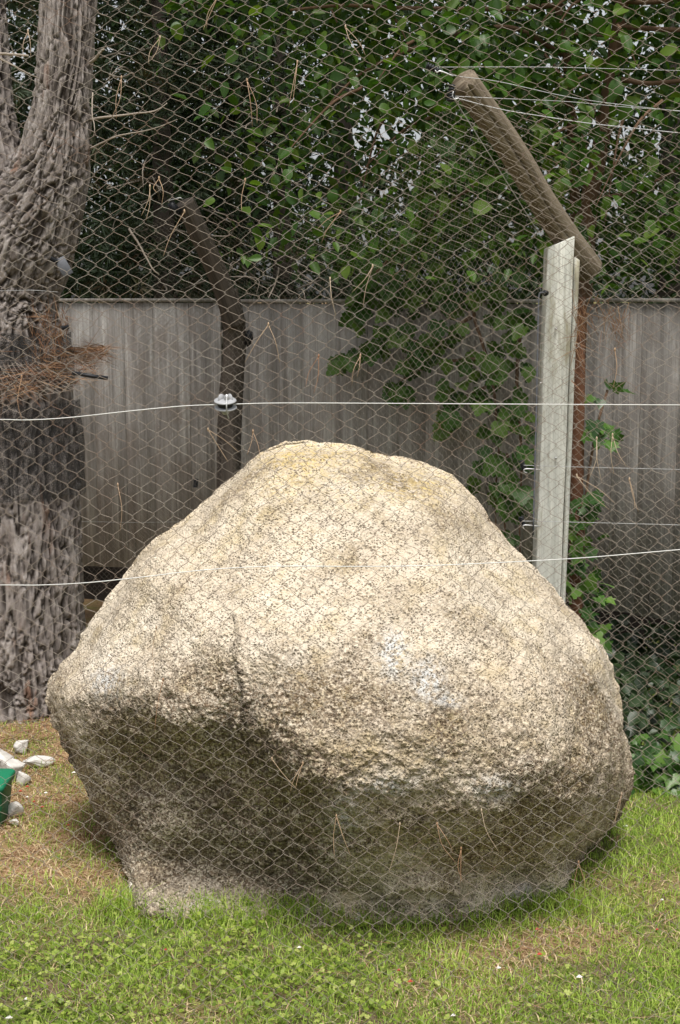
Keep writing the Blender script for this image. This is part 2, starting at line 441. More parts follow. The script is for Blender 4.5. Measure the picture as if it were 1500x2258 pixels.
# ------------------------------------------------------------------ boulder
OUT = [(660, 980, 4.30), (700, 978, 4.30), (760, 980, 4.30), (820, 990, 4.30), (870, 1003, 4.30), (930, 1018, 4.28), (985, 1045, 4.27), (1030, 1080, 4.25),
       (1062, 1115, 4.24), (1080, 1145, 4.22), (1110, 1182, 4.2), (1160, 1237, 4.17), (1200, 1286, 4.15), (1245, 1335, 4.12), (1300, 1395, 4.08), (1340, 1445, 4.05),
       (1362, 1500, 4.02), (1375, 1560, 4.0), (1388, 1620, 3.98), (1397, 1690, 3.97), (1393, 1750, 3.96), (1378, 1800, 3.95), (1340, 1835, 3.95), (1300, 1875, 3.96),
       (1268, 1908, 3.86), (1248, 1950, 3.70), (1195, 1990, 3.62), (1110, 2028, 3.78), (1000, 2062, 3.80), (900, 2070, 3.79), (800, 2074, 3.78), (650, 2062, 3.78),
       (520, 2050, 3.80), (400, 2050, 3.82), (330, 2025, 3.72), (298, 1988, 3.62), (285, 1940, 3.74), (270, 1900, 3.84), (245, 1850, 3.92), (215, 1800, 3.92),
       (185, 1740, 3.92), (155, 1690, 3.93), (135, 1640, 3.94), (118, 1600, 3.96), (103, 1565, 3.98), (97, 1535, 4.0), (103, 1500, 4.02), (125, 1472, 4.03),
       (170, 1428, 4.05), (200, 1380, 4.07), (235, 1330, 4.1), (265, 1288, 4.12), (292, 1243, 4.14), (312, 1216, 4.15), (360, 1172, 4.17), (430, 1125, 4.2),
       (480, 1086, 4.22), (520, 1055, 4.24), (560, 1020, 4.26), (600, 993, 4.28), (630, 984, 4.3)]
FRONT = [  # surface of the front: (px, py, distance)
    (700, 1040, 4.10), (820, 1050, 4.10), (950, 1080, 4.10), (600, 1050, 4.10), (700, 1130, 3.97), (850, 1130, 3.97), (1000, 1150, 4.0), (560, 1130, 4.0),
    (480, 1180, 4.0), (380, 1240, 4.0), (330, 1290, 3.96), (700, 1230, 3.82), (850, 1230, 3.82), (1020, 1250, 3.84), (560, 1230, 3.86), (450, 1270, 3.87),
    (720, 1340, 3.66), (880, 1340, 3.66), (1080, 1350, 3.72), (1200, 1390, 3.84), (560, 1340, 3.70), (440, 1350, 3.74), (360, 1380, 3.84), (270, 1400, 3.93),
    (740, 1450, 3.53), (900, 1450, 3.52), (1080, 1460, 3.57), (1230, 1490, 3.68), (1310, 1500, 3.82), (600, 1440, 3.55), (510, 1450, 3.585), (400, 1470, 3.67), (300, 1480, 3.77), (200, 1480, 3.88),
    (740, 1560, 3.43), (900, 1560, 3.41), (1080, 1570, 3.45), (1240, 1590, 3.55), (1330, 1600, 3.74), (620, 1550, 3.47), (530, 1540, 3.545), (420, 1550, 3.605), (300, 1560, 3.69), (200, 1555, 3.82), (145, 1545, 3.86),
    (250, 1600, 3.74), (400, 1605, 3.61), (540, 1600, 3.53), (610, 1660, 3.43), (720, 1690, 3.37), (850, 1710, 3.345), (1000, 1710, 3.36), (1150, 1710, 3.41), (1280, 1710, 3.55), (1350, 1700, 3.74),
    (250, 1660, 3.82), (330, 1650, 3.76), (430, 1660, 3.70), (520, 1665, 3.645), (570, 1700, 3.60), (640, 1760, 3.575), (690, 1810, 3.56), (300, 1740, 3.85), (420, 1740, 3.755), (540, 1760, 3.68), (620, 1830, 3.655), (690, 1880, 3.63),
    (665, 1725, 3.405), (735, 1775, 3.395), (765, 1830, 3.44), (775, 1900, 3.52), (330, 1830, 3.81), (450, 1850, 3.765), (570, 1880, 3.73), (690, 1940, 3.68),
    (860, 1790, 3.39), (1000, 1790, 3.40), (1150, 1790, 3.46), (1280, 1790, 3.61), (870, 1870, 3.47), (1020, 1870, 3.49), (1160, 1860, 3.57), (1260, 1860, 3.72),
    (360, 1910, 3.83), (480, 1920, 3.79), (600, 1950, 3.745), (820, 1940, 3.58), (960, 1940, 3.58), (1120, 1925, 3.66),
    (380, 1965, 3.77), (520, 1975, 3.745), (680, 1990, 3.72), (840, 1998, 3.68), (1000, 1988, 3.68), (1150, 1965, 3.75)]
OUT = [(a, b, y - 0.24 * float(sstep(1990, 2040, b))) for a, b, y in OUT]
FRONT += [(520, 2020, 3.62), (680, 2032, 3.58), (840, 2040, 3.56), (1000, 2030, 3.58), (1120, 2005, 3.62), (400, 2010, 3.65)]
def tps(pts):
    A = np.array(pts, float); X = A[:, :2] / 500.0; n = len(A)
    r = np.linalg.norm(X[:, None] - X[None], axis=2); K = np.where(r > 0, r * r * np.log(r + 1e-9), 0) + np.eye(n) * 0.005
    P = np.concatenate([np.ones((n, 1)), X], 1)
    M = np.zeros((n + 3, n + 3)); M[:n, :n] = K; M[:n, n:] = P; M[n:, :n] = P.T
    w = np.linalg.solve(M, np.concatenate([A[:, 2], [0, 0, 0]]))
    def f(px, py):
        Q = np.stack([px, py], -1) / 500.0; out = np.zeros(len(Q))
        for s in range(0, len(Q), 20000):
            q = Q[s:s + 20000]; r = np.linalg.norm(q[:, None] - X[None], axis=2)
            out[s:s + 20000] = np.where(r > 0, r * r * np.log(r + 1e-9), 0) @ w[:n] + w[n] + q @ w[n + 1:]
        return out
    return f
def build_boulder():
    O = np.array(OUT, float); c = np.array([740.0, 1540.0])
    d = O[:, :2] - c; ang = np.arctan2(d[:, 1], d[:, 0]); rad = np.hypot(d[:, 0], d[:, 1]); order = np.argsort(ang)
    ang, rad, yr = ang[order], rad[order], O[order, 2]
    ang = np.concatenate([ang - 2 * math.pi, ang, ang + 2 * math.pi]); rad = np.tile(rad, 3); yr = np.tile(yr, 3)
    NT_, NU, NB = 620, 230, 60
    th = np.linspace(-math.pi, math.pi, NT_, endpoint=False)
    ker = np.hanning(7); ker /= ker.sum()
    def per(v): return np.convolve(np.concatenate([v[-3:], v, v[:3]]), ker, 'valid')
    R = per(np.interp(th, ang, rad)); YR = per(np.interp(th, ang, yr))
    f = tps(FRONT + [(a, b, y) for a, b, y in OUT])
    u = np.linspace(0.004, 1, NU) ** 0.9
    U, TH = np.meshgrid(u, th, indexing='ij')
    px = c[0] + U * R[None] * np.cos(TH); py = c[1] + U * R[None] * np.sin(TH)
    Yf = f(px.ravel(), py.ravel()).reshape(U.shape)
    rim = 1 - np.sqrt(np.clip(1 - U ** 14, 0, 1))
    Yf = Yf + 0.10 * rim
    Yf[-1] = YR + 0.10
    Yf = np.where(U > 0.93, Yf + (YR[None] + 0.10 - Yf) * sstep(0.93, 1.0, U) ** 3, Yf)
    ub = np.linspace(1, 0.02, NB + 1)[1:]
    UB, THB = np.meshgrid(ub, th, indexing='ij')
    Ycb = 4.72
    Yb = Ycb - (Ycb - (YR[None] + 0.10)) * (1 - np.sqrt(np.clip(1 - UB ** 2, 0, 1)))
    pxb = c[0] + UB * R[None] * np.cos(THB); pyb = c[1] + UB * R[None] * np.sin(THB)
    PX = np.concatenate([px, pxb]).ravel(); PY = np.concatenate([py, pyb]).ravel(); YY = np.concatenate([Yf, Yb]).ravel()
    V = ATv(PX, PY, YY)
    nr = NU + NB
    i = np.arange(nr - 1)[:, None] * NT_; j = np.arange(NT_)[None]; j2 = (j + 1) % NT_
    F = np.stack([i + j, i + NT_ + j, i + NT_ + j2, i + j2], -1).reshape(-1, 4)
    front = np.concatenate([V[:NT_].mean(0)[None], V[-NT_:].mean(0)[None]])
    n0 = len(V); V = np.concatenate([V, front])
    jj = np.arange(NT_)
    T = np.concatenate([np.stack([np.full(NT_, n0), jj, (jj + 1) % NT_], -1), np.stack([np.full(NT_, n0 + 1), (nr - 1) * NT_ + (jj + 1) % NT_, (nr - 1) * NT_ + jj], -1)])
    me = make_mesh('boulder', V, [F, T])
    N = np.zeros(len(V) * 3, np.float32); me.vertex_normals.foreach_get('vector', N); N = N.reshape(-1, 3)
    PXa = np.concatenate([PX, [c[0], c[0]]]); PYa = np.concatenate([PY, [c[1], c[1]]])
    isf = np.concatenate([np.ones(NU * NT_), np.zeros(NB * NT_), [1, 0]])
    low = 0.035 * perlin(V * 3.1) + 0.018 * perlin(V * 7.0 + 5)
    rough = 0.28 + 0.72 * sstep(1250, 1650, PYa + 60 * perlin(V * 4))
    mid = 0.007 * fbm(V * 22, 3, 0.55)
    rid = 1 - np.abs(perlin(V * 48 + 9)) * 2.2
    fine = 0.0024 * np.clip(rid, -1, 1) * 0.5 + 0.0052 * fbm(V * 88, 2, 0.7)
    def chips(X):
        i0 = np.floor(X).astype(int); f1 = np.full(len(X), 9.0); out = np.zeros(len(X))
        for dx in (-1, 0, 1):
            for dy in (-1, 0, 1):
                for dz in (-1, 0, 1):
                    c_ = i0 + [dx, dy, dz]; h = _perm[_perm[_perm[c_[:, 0] & 255] + (c_[:, 1] & 255)] + (c_[:, 2] & 255)]
                    q = X - (c_ + 0.5 + 0.38 * _g[h]); dd = np.linalg.norm(q, axis=1); nearer = dd < f1
                    out = np.where(nearer, (q * _g[(h + 57) & 255]).sum(1), out); f1 = np.where(nearer, dd, f1)
        return out                       # every cell a little tilted plane
    wv_ = 0.35 * np.stack([perlin(V * 9 + 3), perlin(V * 9 + 33), perlin(V * 9 + 63)], -1)
    chip = 0.006 * chips(V * 7.5 + wv_) + 0.007 * chips(V * 19 + wv_ * 2)
    D = low * 0.6 + chip * rough + mid * (0.5 + 0.6 * rough) + fine * rough
    # long vertical crack and a short ledge shadow line near the foot
    crack = np.array([(512, 1350), (528, 1395), (519, 1440), (531, 1500), (538, 1560), (527, 1625)], float)
    cs = spline(crack, 160); cs[:, 0] += 2 * np.sin(np.arange(160) * 0.55) + 3 * np.sin(np.arange(160) * 1.31) + 3 * np.sin(np.arange(160) * 2.9)
    sel = np.where((isf > 0) & (np.abs(PXa - 525) < 50) & (PYa > 1330) & (PYa < 1650))[0]
    dist = np.min(np.hypot(PXa[sel, None] - cs[None, :, 0], PYa[sel, None] - cs[None, :, 1]), axis=1)
    fade = sstep(1340, 1375, PYa[sel]) * sstep(1640, 1560, PYa[sel])
    D[sel] -= 0.014 * np.exp(-(dist / 2.2) ** 2) * fade
    crk = np.zeros(len(V)); crk[sel] = np.exp(-(dist / 2.2) ** 2) * fade * sstep(-0.25, 0.1, perlin(V[sel] * 55))
    ledge = spline([(850, 1950), (900, 1930), (960, 1935), (1010, 1950)], 120)
    sel = np.where((isf > 0) & (PYa > 1870))[0]
    dist = np.min(np.hypot(PXa[sel, None] - ledge[None, :, 0], (PYa[sel, None] - ledge[None, :, 1])), axis=1)
    D[sel] -= 0.040 * np.exp(-(dist / 10.0) ** 2)
    V2 = V + N * D[:, None]
    me.vertices.foreach_set('co', V2.astype(np.float32).ravel()); me.update()
    nz = fbm(V * 9, 3); nz2 = fbm(V * 5 + 30, 3)
    def blob(x, y, rx, ry): return np.exp(-(((PXa - x) / rx) ** 2 + ((PYa - y) / ry) ** 2)) * isf
    def put(nm, v):
        a = me.attributes.new(nm, 'FLOAT', 'POINT'); a.data.foreach_set('value', np.clip(v, 0, 1).astype(np.float32))
    put('yellow', 1.15 * (blob(655, 1020, 75, 38) + 0.7 * blob(760, 1000, 120, 22) + 0.55 * blob(930, 1060, 110, 45) + 0.45 * blob(610, 1085, 60, 30) + 0.35 * blob(840, 1090, 160, 40)) + 0.25 * sstep(0.35, 0.6, nz2))
    put('pale', 1.2 * (blob(868, 1440, 32, 48) + blob(945, 1500, 34, 42) + 0.8 * blob(990, 1545, 30, 16) + 0.7 * blob(235, 1500, 45, 40) + 0.7 * blob(860, 1735, 60, 26) + 0.6 * blob(1090, 1735, 60, 26) + 0.5 * blob(760, 1800, 40, 60)))
    put('ochre', 0.15 + 0.9 * sstep(0.0, 0.6, nz) * 0.6 + 0.55 * (blob(1050, 1640, 330, 110) + blob(720, 1660, 160, 110) + 0.6 * blob(620, 1110, 120, 60)))
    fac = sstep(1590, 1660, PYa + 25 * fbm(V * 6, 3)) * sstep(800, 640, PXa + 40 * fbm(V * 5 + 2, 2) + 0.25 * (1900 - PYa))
    crust_shade = 0.35 * fac + 0.95 * sstep(1330, 1720, PYa + 130 * fbm(V * 3.3 + 7, 3) + 90 * np.exp(-((PXa - 400) / 180) ** 2))  # brown crust plus overhang shade painted into the colour towards the foot
    put('rusty', 0.12 + 0.7 * nz2 + 0.78 * crust_shade + 0.45 * (blob(400, 1500, 160, 130) + 0.5 * blob(345, 1290, 50, 60) + 0.5 * blob(600, 1110, 70, 40)) - 0.8 * (blob(1150, 1975, 200, 45) + blob(400, 1980, 200, 50) + 0.6 * blob(800, 2000, 200, 30)))
    put('black', 0.62 * fac * sstep(-0.35, 0.35, nz2) + 1.6 * crk + 1.1 * (blob(535, 1590, 40, 30) + 0.8 * blob(590, 1650, 34, 30) + 0.5 * blob(250, 1560, 60, 28)) + 0.4 * sstep(0.40, 0.7, nz2))  # dark lichen and crack stain, plus painted shade on the lower-left facet
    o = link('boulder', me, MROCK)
    tag(o, 'huge cream granite boulder standing on the lawn behind the netting', 'boulder')
build_boulder()

# pale mortar footing that peeks out along the foot of the boulder
def build_footing():
    path = np.array([(283, 1968), (330, 1992), (420, 2004), (520, 1998), (640, 2008), (760, 2016), (880, 2012), (1000, 2000), (1110, 1985), (1200, 1966), (1252, 1950)], float)
    path = spline(path, 420)
    G = np.array([GR(a, b) for a, b in path])
    hgt = np.interp(path[:, 0], [280, 300, 400, 480, 640, 730, 770, 820, 950, 1050, 1150, 1235, 1256], [0.035, 0.03, 0.008, 0.004, 0.006, 0.018, 0.026, 0.008, 0.02, 0.045, 0.055, 0.07, 0.06])
    prof = [(0.0, -0.06), (-0.004, 0.0), (0.0, 0.12), (0.004, 0.25), (0.01, 0.4), (0.016, 0.55), (0.026, 0.7), (0.04, 0.83), (0.06, 0.93), (0.09, 1.0), (0.14, 1.05), (0.22, 1.05), (0.34, 0.9)]
    V = []
    fwd = np.interp(path[:, 0], [283, 300, 340, 700, 760, 900, 1000, 1256], [-0.02, -0.02, 0.03, 0.0, -0.03, 0.0, -0.05, -0.03])
    for g, h, fw in zip(G, hgt, fwd):
        for d, k in prof: V.append((g[0], g[1] + fw + d, h * k if k > 0 else k))
    V = np.array(V); n = len(prof); N = len(G)
    P = V.copy(); bump = 0.030 * fbm(P * 9, 3, 0.6) + 0.012 * fbm(P * 42, 3, 0.65)
    hk = np.repeat(np.clip(hgt / 0.055, 0, 1), n); V[:, 1] -= bump * (0.3 + 0.7 * hk); V[:, 2] += hk * (0.020 * fbm(P * 12 + 4, 3) + 0.008 * fbm(P * 50 + 4, 2)) * (V[:, 2] > 0.003)
    V[:, 0] += 0.008 * fbm(P * 20 + 9, 2)
    i = (np.arange(N - 1)[:, None] * n + np.arange(n - 1)[None]).ravel()
    F = np.stack([i, i + n, i + n + 1, i + 1], -1)
    e0 = [[0, k, k + 1] for k in range(1, n - 1)]; b = (N - 1) * n; e1 = [[b, b + k + 1, b + k] for k in range(1, n - 1)]
    o = obj('mortar_footing', V, [F, np.array(e0 + e1)], MCONC, attrs={'ochre': np.zeros(len(V)), 'rusty': np.clip(0.15 + 0.9 * fbm(V * 8, 2), 0, 1), 'yellow': np.zeros(len(V)), 'pale': np.full(len(V), 0.5), 'black': np.zeros(len(V))})
    tag(o, 'rough pale mortar footing under the front edge of the boulder', 'footing')
build_footing()

# ------------------------------------------------------------------ front netting
YN = 2.58
def front_xy(i, yy):
    """pixel-plane drape of strand i at height coordinate yy (both smooth in the net's own sheet)"""
    slant = np.interp(yy, [-400, 0, 400, 900, 1300, 1800, 2400, 2900], [-175, -84, 8, 66, 94, 132, 186, 230])
    x = -560 + 23.0 * i + slant
    return x
def build_front_net():
    root = thing('wire_netting', 'large wavy wire netting stretched across the foreground in front of the boulder', 'netting', loc=(0, YN, 0))
    # cumulative knuckle heights: short cells at the top, taller below
    ys = [-330.0]
    while ys[-1] < 2800:
        ys.append(ys[-1] + np.interp(ys[-1], [0, 500, 1100, 2200], [17.2, 18.6, 20.6, 21.4]))
    ys = np.array(ys); NK = len(ys)
    SUB = 6
    NS = 112
    cjx = RNG.normal(0, 1.5, (NS + 2, NK)); cjy = RNG.normal(0, 1.7, (NS + 2, NK))
    for i in range(NS):
        k = np.arange(NK)
        side = np.where((k + i) % 2 == 0, 1.0, -1.0)          # which neighbour it hooks at this knuckle
        # jitter shared with the neighbour it hooks
        nb = np.where(side > 0, i + 1, i)
        jx = cjx[nb, k]; jy = cjy[nb, k]
        x0 = front_xy(i, ys) + side * 11.9 + jx
        warp = -0.075 * (x0 - 750) * np.interp(ys, [0, 600, 1300, 1700, 2258], [0.35, 0.6, 1.0, 0.5, 0.3])
        wv = 10 * np.sin(x0 / 310 + ys / 420) + 6 * np.sin(x0 / 170 - ys / 260 + 1.0)
        y0 = ys + jy + warp + wv + 60 * ((x0 - 750) / 900.0) ** 2 * np.interp(ys, [0, 700, 1500], [0.2, -0.2, -0.2])
        # sinusoid between knuckles; the wire runs upright where it hooks
        t = np.arange((NK - 1) * SUB + 1) / SUB
        kk = np.minimum(t.astype(int), NK - 2); f = t - kk
        e = 0.5 - 0.5 * np.cos(np.pi * f)
        e = 0.98 * e + 0.02 * f                               # upright hooks, slanting legs
        x = x0[kk] + (x0[kk + 1] - x0[kk]) * e
        y = y0[kk] + (y0[kk + 1] - y0[kk]) * f
        hook = np.cos(np.pi * f) ** 8 * np.sign(np.where(f < 0.5, side[kk], side[kk + 1])) * 1.9
        x = x + hook
        depth = YN + 0.0014 * np.sin(np.pi * t) * (1 if i % 2 else -1) + 0.02 * np.sin(x / 420) + 0.018 * np.sin(y / 500 + 0.6)
        dz = np.sin(2 * np.pi * (t * 0.5 + (i % 2) * 0.5)) * 0.0016
        P = ATv(x, y, depth + dz)
        P[:, 1] -= YN
        P = P[P[:, 2] > 0.0]
        V, F, T = tube(P, 0.00044, 4, False)
        obj('strand', V, F, MWIRE, root)
build_front_net()

# ------------------------------------------------------------------ board wall
def board_wall(name, label, pts, z0, z1, mat, cap_mat, width=0.145, seed=1, cap=True):
    """pts: ground line (x, y) from left to right; boards stand along it"""
    r = random.Random(seed)
    root = thing(name, label, 'wall', 'grey board wall panels', (pts[0][0], pts[0][1], 0)); o0 = np.array([pts[0][0], pts[0][1]])
    P = np.array(pts, float); seg = np.linalg.norm(np.diff(P, axis=0), axis=1); L = seg.sum(); cum = np.concatenate([[0], np.cumsum(seg)])
    s = 0.0
    def at(s): return np.array([np.interp(s, cum, P[:, 0]), np.interp(s, cum, P[:, 1])])
    while s < L - 0.02:
        w = min(width * r.uniform(0.8, 1.25), L - s)
        a, b = at(s + 0.0006), at(s + w - 0.0006); d = (b - a) / np.linalg.norm(b - a); nrm = np.array([d[1], -d[0]])
        off = r.uniform(-0.0018, 0.0018); th = 0.024
        zb = z0 + r.uniform(-0.008, 0.008); zt = z1 + r.uniform(-0.003, 0.003)
        q = 0.0012
        sec = [(a + nrm * (off - q)), (a + d * q + nrm * off), (b - d * q + nrm * off), (b + nrm * (off - q)), (b + nrm * (off - th)), (a + nrm * (off - th))]
        m = len(sec); V = [(p[0] - o0[0], p[1] - o0[1], z) for z in (zb, (zb + zt) / 2, zt) for p in sec]
        F = [[k * m + j, k * m + (j + 1) % m, (k + 1) * m + (j + 1) % m, (k + 1) * m + j] for k in range(2) for j in range(m)]
        F += [[2 * m, 2 * m + 1, 2 * m + 2, 2 * m + 3], [2 * m, 2 * m + 3, 2 * m + 4, 2 * m + 5], [3, 2, 1, 0], [5, 4, 3, 0]]
        obj('board', np.array(V), np.array(F), mat, root, smooth=False)
        s += w
    if cap:
        mb = MB()
        for k in range(len(P) - 1):
            a, b = P[k], P[k + 1]; d = (b - a) / np.linalg.norm(b - a); nrm = np.array([d[1], -d[0]])
            e = d * 0.004
            V = [(*(p - o0), z) for z in (z1 + 0.004, z1 + 0.020) for p in (a + e + nrm * 0.012, b - e + nrm * 0.012, b - e - nrm * 0.04, a + e - nrm * 0.04)]
            mb.add(np.array(V), [[0, 1, 5, 4], [1, 2, 6, 5], [2, 3, 7, 6], [3, 0, 4, 7], [4, 5, 6, 7], [3, 2, 1, 0]])
        mb.obj('cap_rail', cap_mat, root, False)
    # rails on the far side
    mb = MB()
    for z in (z0 + 0.25, z1 - 0.2):
        for k in range(len(P) - 1):
            a, b = P[k], P[k + 1]; d = (b - a) / np.linalg.norm(b - a); nrm = np.array([d[1], -d[0]])
            V = [(*(p - o0), zz) for zz in (z, z + 0.07) for p in (a - nrm * 0.032, b - nrm * 0.032, b - nrm * 0.07, a - nrm * 0.07)]
            mb.add(np.array(V), [[0, 1, 5, 4], [1, 2, 6, 5], [2, 3, 7, 6], [3, 0, 4, 7], [4, 5, 6, 7], [3, 2, 1, 0]])
    mb.obj('back_rail', mat, root, False)
    return root
ZB, ZT = 0.33, 1.635
board_wall('board_wall', 'weathered light grey board wall panel beside the pine trunk', [(-1.55, 7.02), (-0.575, 6.90)], ZB, ZT, MB_L, MB_L, seed=2)
board_wall('board_wall', 'grey-brown board wall panel behind the hanging vine', [(-0.56, 6.96), (0.22, 6.62), (0.98, 6.25)], ZB, ZT - 0.004, MB_M, MB_M, seed=3)
board_wall('board_wall', 'dark grey board wall panel right of the pale timber post', [(1.035, 6.03), (1.55, 5.66), (2.4, 5.2)], ZB, ZT, MB_R, MB_R, seed=4)

# ------------------------------------------------------------------ posts with leaning arms
def knot_log(path, r0, r1, seed, n=90, sides=64, crack=None):
    """crack: direction (3-vector) on whose side a long drying split runs"""
    P = spline(path, n); rr = np.linspace(r0, r1, n)
    V, F, T = tube(P, rr, sides, True)
    c = np.repeat(P, sides, 0); d = V[:-2] - c; r = np.linalg.norm(d, axis=1); dn = d / r[:, None]
    ln = np.repeat(np.concatenate([[0], np.cumsum(np.linalg.norm(np.diff(P, axis=0), axis=1))]), sides)
    Q = np.concatenate([dn * 1.7, ln[:, None]], 1)
    nz = fbm(np.stack([dn[:, 0] * 1.6 + seed, dn[:, 1] * 1.6 + dn[:, 2], ln * 4], -1), 3); gr = perlin(np.stack([dn[:, 0] * 11 + seed, (dn[:, 1] + dn[:, 2]) * 11, ln * 5], -1))
    k = 1 + 0.05 * nz + 0.018 * gr
    if crack is not None:
        cd = np.asarray(crack, float); cd /= np.linalg.norm(cd)
        off = 0.10 * perlin(np.stack([ln * 9, 0 * ln + seed, 0 * ln], -1))
        ref = np.cross(cd, (P[-1] - P[0]) / np.linalg.norm(P[-1] - P[0])); an = np.arctan2(dn @ ref, dn @ cd) + off
        fade = sstep(0.05, 0.35, ln / ln.max())
        k -= 0.55 * np.exp(-(an / 0.055) ** 2) * fade
    V[:-2] = c + d * k[:, None]
    gu = np.zeros((len(V), 3)); rm = r.mean(); gu[:-2] = np.stack([dn[:, 0] * rm, (dn[:, 1] + 0.6 * dn[:, 2]) * rm, ln], -1); gu[-1] = gu[-3]; gu[-2] = gu[0]
    return V, F, T, gu
def build_right_post():
    base = AT(1203, 1500, 4.9); top = AT(1241, 528, 4.9)
    root = thing('fence_post', 'pale green square timber post with a leaning log arm on top', 'post', 'fence posts with leaning arms', (top[0], 4.9, 0))
    o = np.array([top[0], 4.9, 0])
    ax = (top - base) / np.linalg.norm(top - base)
    foot = base + ax * ((-0.05 - base[2]) / ax[2])
    def prism(w0, w1, y0, y1, ztop_l, ztop_r, nz=24, seed=0):
        V = []; n = 24
        for k in range(n + 1):
            t = k / n
            for (wx, wy, zt) in ((w0, y0, ztop_l), (w1, y0, ztop_r), (w1, y1, ztop_r), (w0, y1, ztop_l)):
                c = foot + ax * (t * zt)
                V.append(c + np.array([wx, wy, 0]) - o)
        V = np.array(V); V[:, 0] += 0.0025 * perlin(V * 6 + seed); V[:, 1] += 0.003 * perlin(V * 5 + seed + 3)
        F = [[k * 4 + j, k * 4 + (j + 1) % 4, k * 4 + 4 + (j + 1) % 4, k * 4 + 4 + j] for k in range(n) for j in range(4)]
        F += [[3, 2, 1, 0], [n * 4, n * 4 + 1, n * 4 + 2, n * 4 + 3]]
        return V, np.array(F)
    H = np.linalg.norm(top - foot)
    V, F = prism(-0.056, 0.033, -0.05, 0.05, H - 0.03, H + 0.01)
    b = obj('post', V, F, MPOST, root, False)
    bv = b.modifiers.new('bevel', 'BEVEL'); bv.width = 0.004; bv.segments = 2; bv.limit_method = 'ANGLE'
    V, F = prism(0.0395, 0.0545, -0.032, 0.05, H - 0.06, H - 0.07, seed=5)
    b = obj('side_strip', V, F, MPOST, root, False)
    # log arm: through the head of the post, leaning inwards and to the left
    p0, p1, p2 = AT(1302, 596, 5.0), AT(1212, 470, 4.86), AT(1022, 178, 4.52)
    V, F, T, gu = knot_log([p0 - o, p1 - o, (p1 + p2) / 2 - o + np.array([0.006, 0, 0.006]), p2 - o], 0.047, 0.044, 11, crack=(-0.12, -1, 0.1))
    arm = obj('arm', V, [F, T], MLOG, root, attrs={'gu': gu})
    # nail heads
    for (a, c_) in ((1193, 845), (1226, 1010), (1226, 725)):
        m2 = MB(); q = AT(a, c_, 4.842); lathe(m2, [(0.0001, 0.004), (0.004, 0.003), (0.004, -0.004)], q - o, (0, -1, 0), 10); m2.obj('nail', MSTEEL, root)
    # steel rod hanging on a hook along the left face
    mb = MB(); pts = [AT(1201, 648, 4.82), AT(1196, 645, 4.80), AT(1189, 652, 4.80), AT(1187, 700, 4.80), AT(1183, 900, 4.8), AT(1176, 1180, 4.8)]
    add_tube(mb, spline([p - o for p in pts], 40), 0.0030, 6); mb.obj('hanging_rod', MPLATE, root)
    mb = MB(); lathe(mb, [(0.001, -0.01), (0.009, -0.008), (0.011, 0.0), (0.009, 0.008), (0.001, 0.01)], AT(1203, 646, 4.835) - o, (0.3, -1, 0), 12); mb.obj('rod_clip', MBLACK, root)
    return root
RP = build_right_post()
def build_left_post():
    root = thing('fence_post', 'dark brown round timber post with leaning arm in front of grey boards', 'post', 'fence posts with leaning arms', (-0.5, 6.45, 0))
    o = np.array([-0.5, 6.45, 0])
    foot = AT(500, 1500, 6.45); p1 = AT(508, 900, 6.45); p2 = AT(518, 740, 6.45); p3 = AT(500, 640, 6.43)
    V, F, T, gu = knot_log([foot - o, AT(503, 1150, 6.45) - o, p1 - o, p2 - o, p3 - o], 0.058, 0.050, 3)
    po = obj('post', V, [F, T], MLOGD, root, attrs={'gu': gu})
    a0, a1, a2 = AT(520, 715, 6.40), AT(478, 600, 6.34), AT(408, 445, 6.22)
    V, F, T, gu = knot_log([a0 - o, a1 - o, a2 - o], 0.048, 0.043, 8)
    arm = obj('arm', V, [F, T], MLOGD, root, attrs={'gu': gu})
    mb = MB(); q = AT(549, 742, 6.42) - o
    lathe(mb, [(0.001, 0.03), (0.016, 0.02), (0.02, -0.01), (0.014, -0.035), (0.001, -0.05)], q, (0.1, -0.2, 1), 12); mb.obj('knob', MBLACK, po)
    mb = MB(); add_tube(mb, [AT(372, 447, 6.15) - o, AT(373, 442, 6.15) - o, AT(398, 436, 6.15) - o, AT(404, 440, 6.15) - o], 0.003, 5); mb.obj('bracket', MSTEEL, arm)
    mb = MB(); add_tube(mb, [AT(376, 448, 6.16) - o, AT(385, 462, 6.17) - o, AT(398, 470, 6.18) - o], [0.016, 0.02, 0.015], 10); mb.obj('insulator', MBLACK, arm)
    return root
build_left_post()
def build_rust_post():
    mb = MB(); P = spline([AT(1270, 1420, 5.05), AT(1272, 1100, 5.05), AT(1275, 880, 5.05), AT(1277, 655, 5.05)], 50)
    P[0, 2] = 0
    V, F, T = tube(P, 0.024, 14, True); c = np.repeat(P, 14, 0); d = V[:-2] - c
    V[:-2] = c + d * (1 + 0.12 * fbm(V[:-2] * 16, 3)[:, None])
    o = obj('brown_stake', V, [F, T], MRUST)
    tag(o, 'thin rust-brown stake standing right behind the pale timber post', 'stake')
build_rust_post()

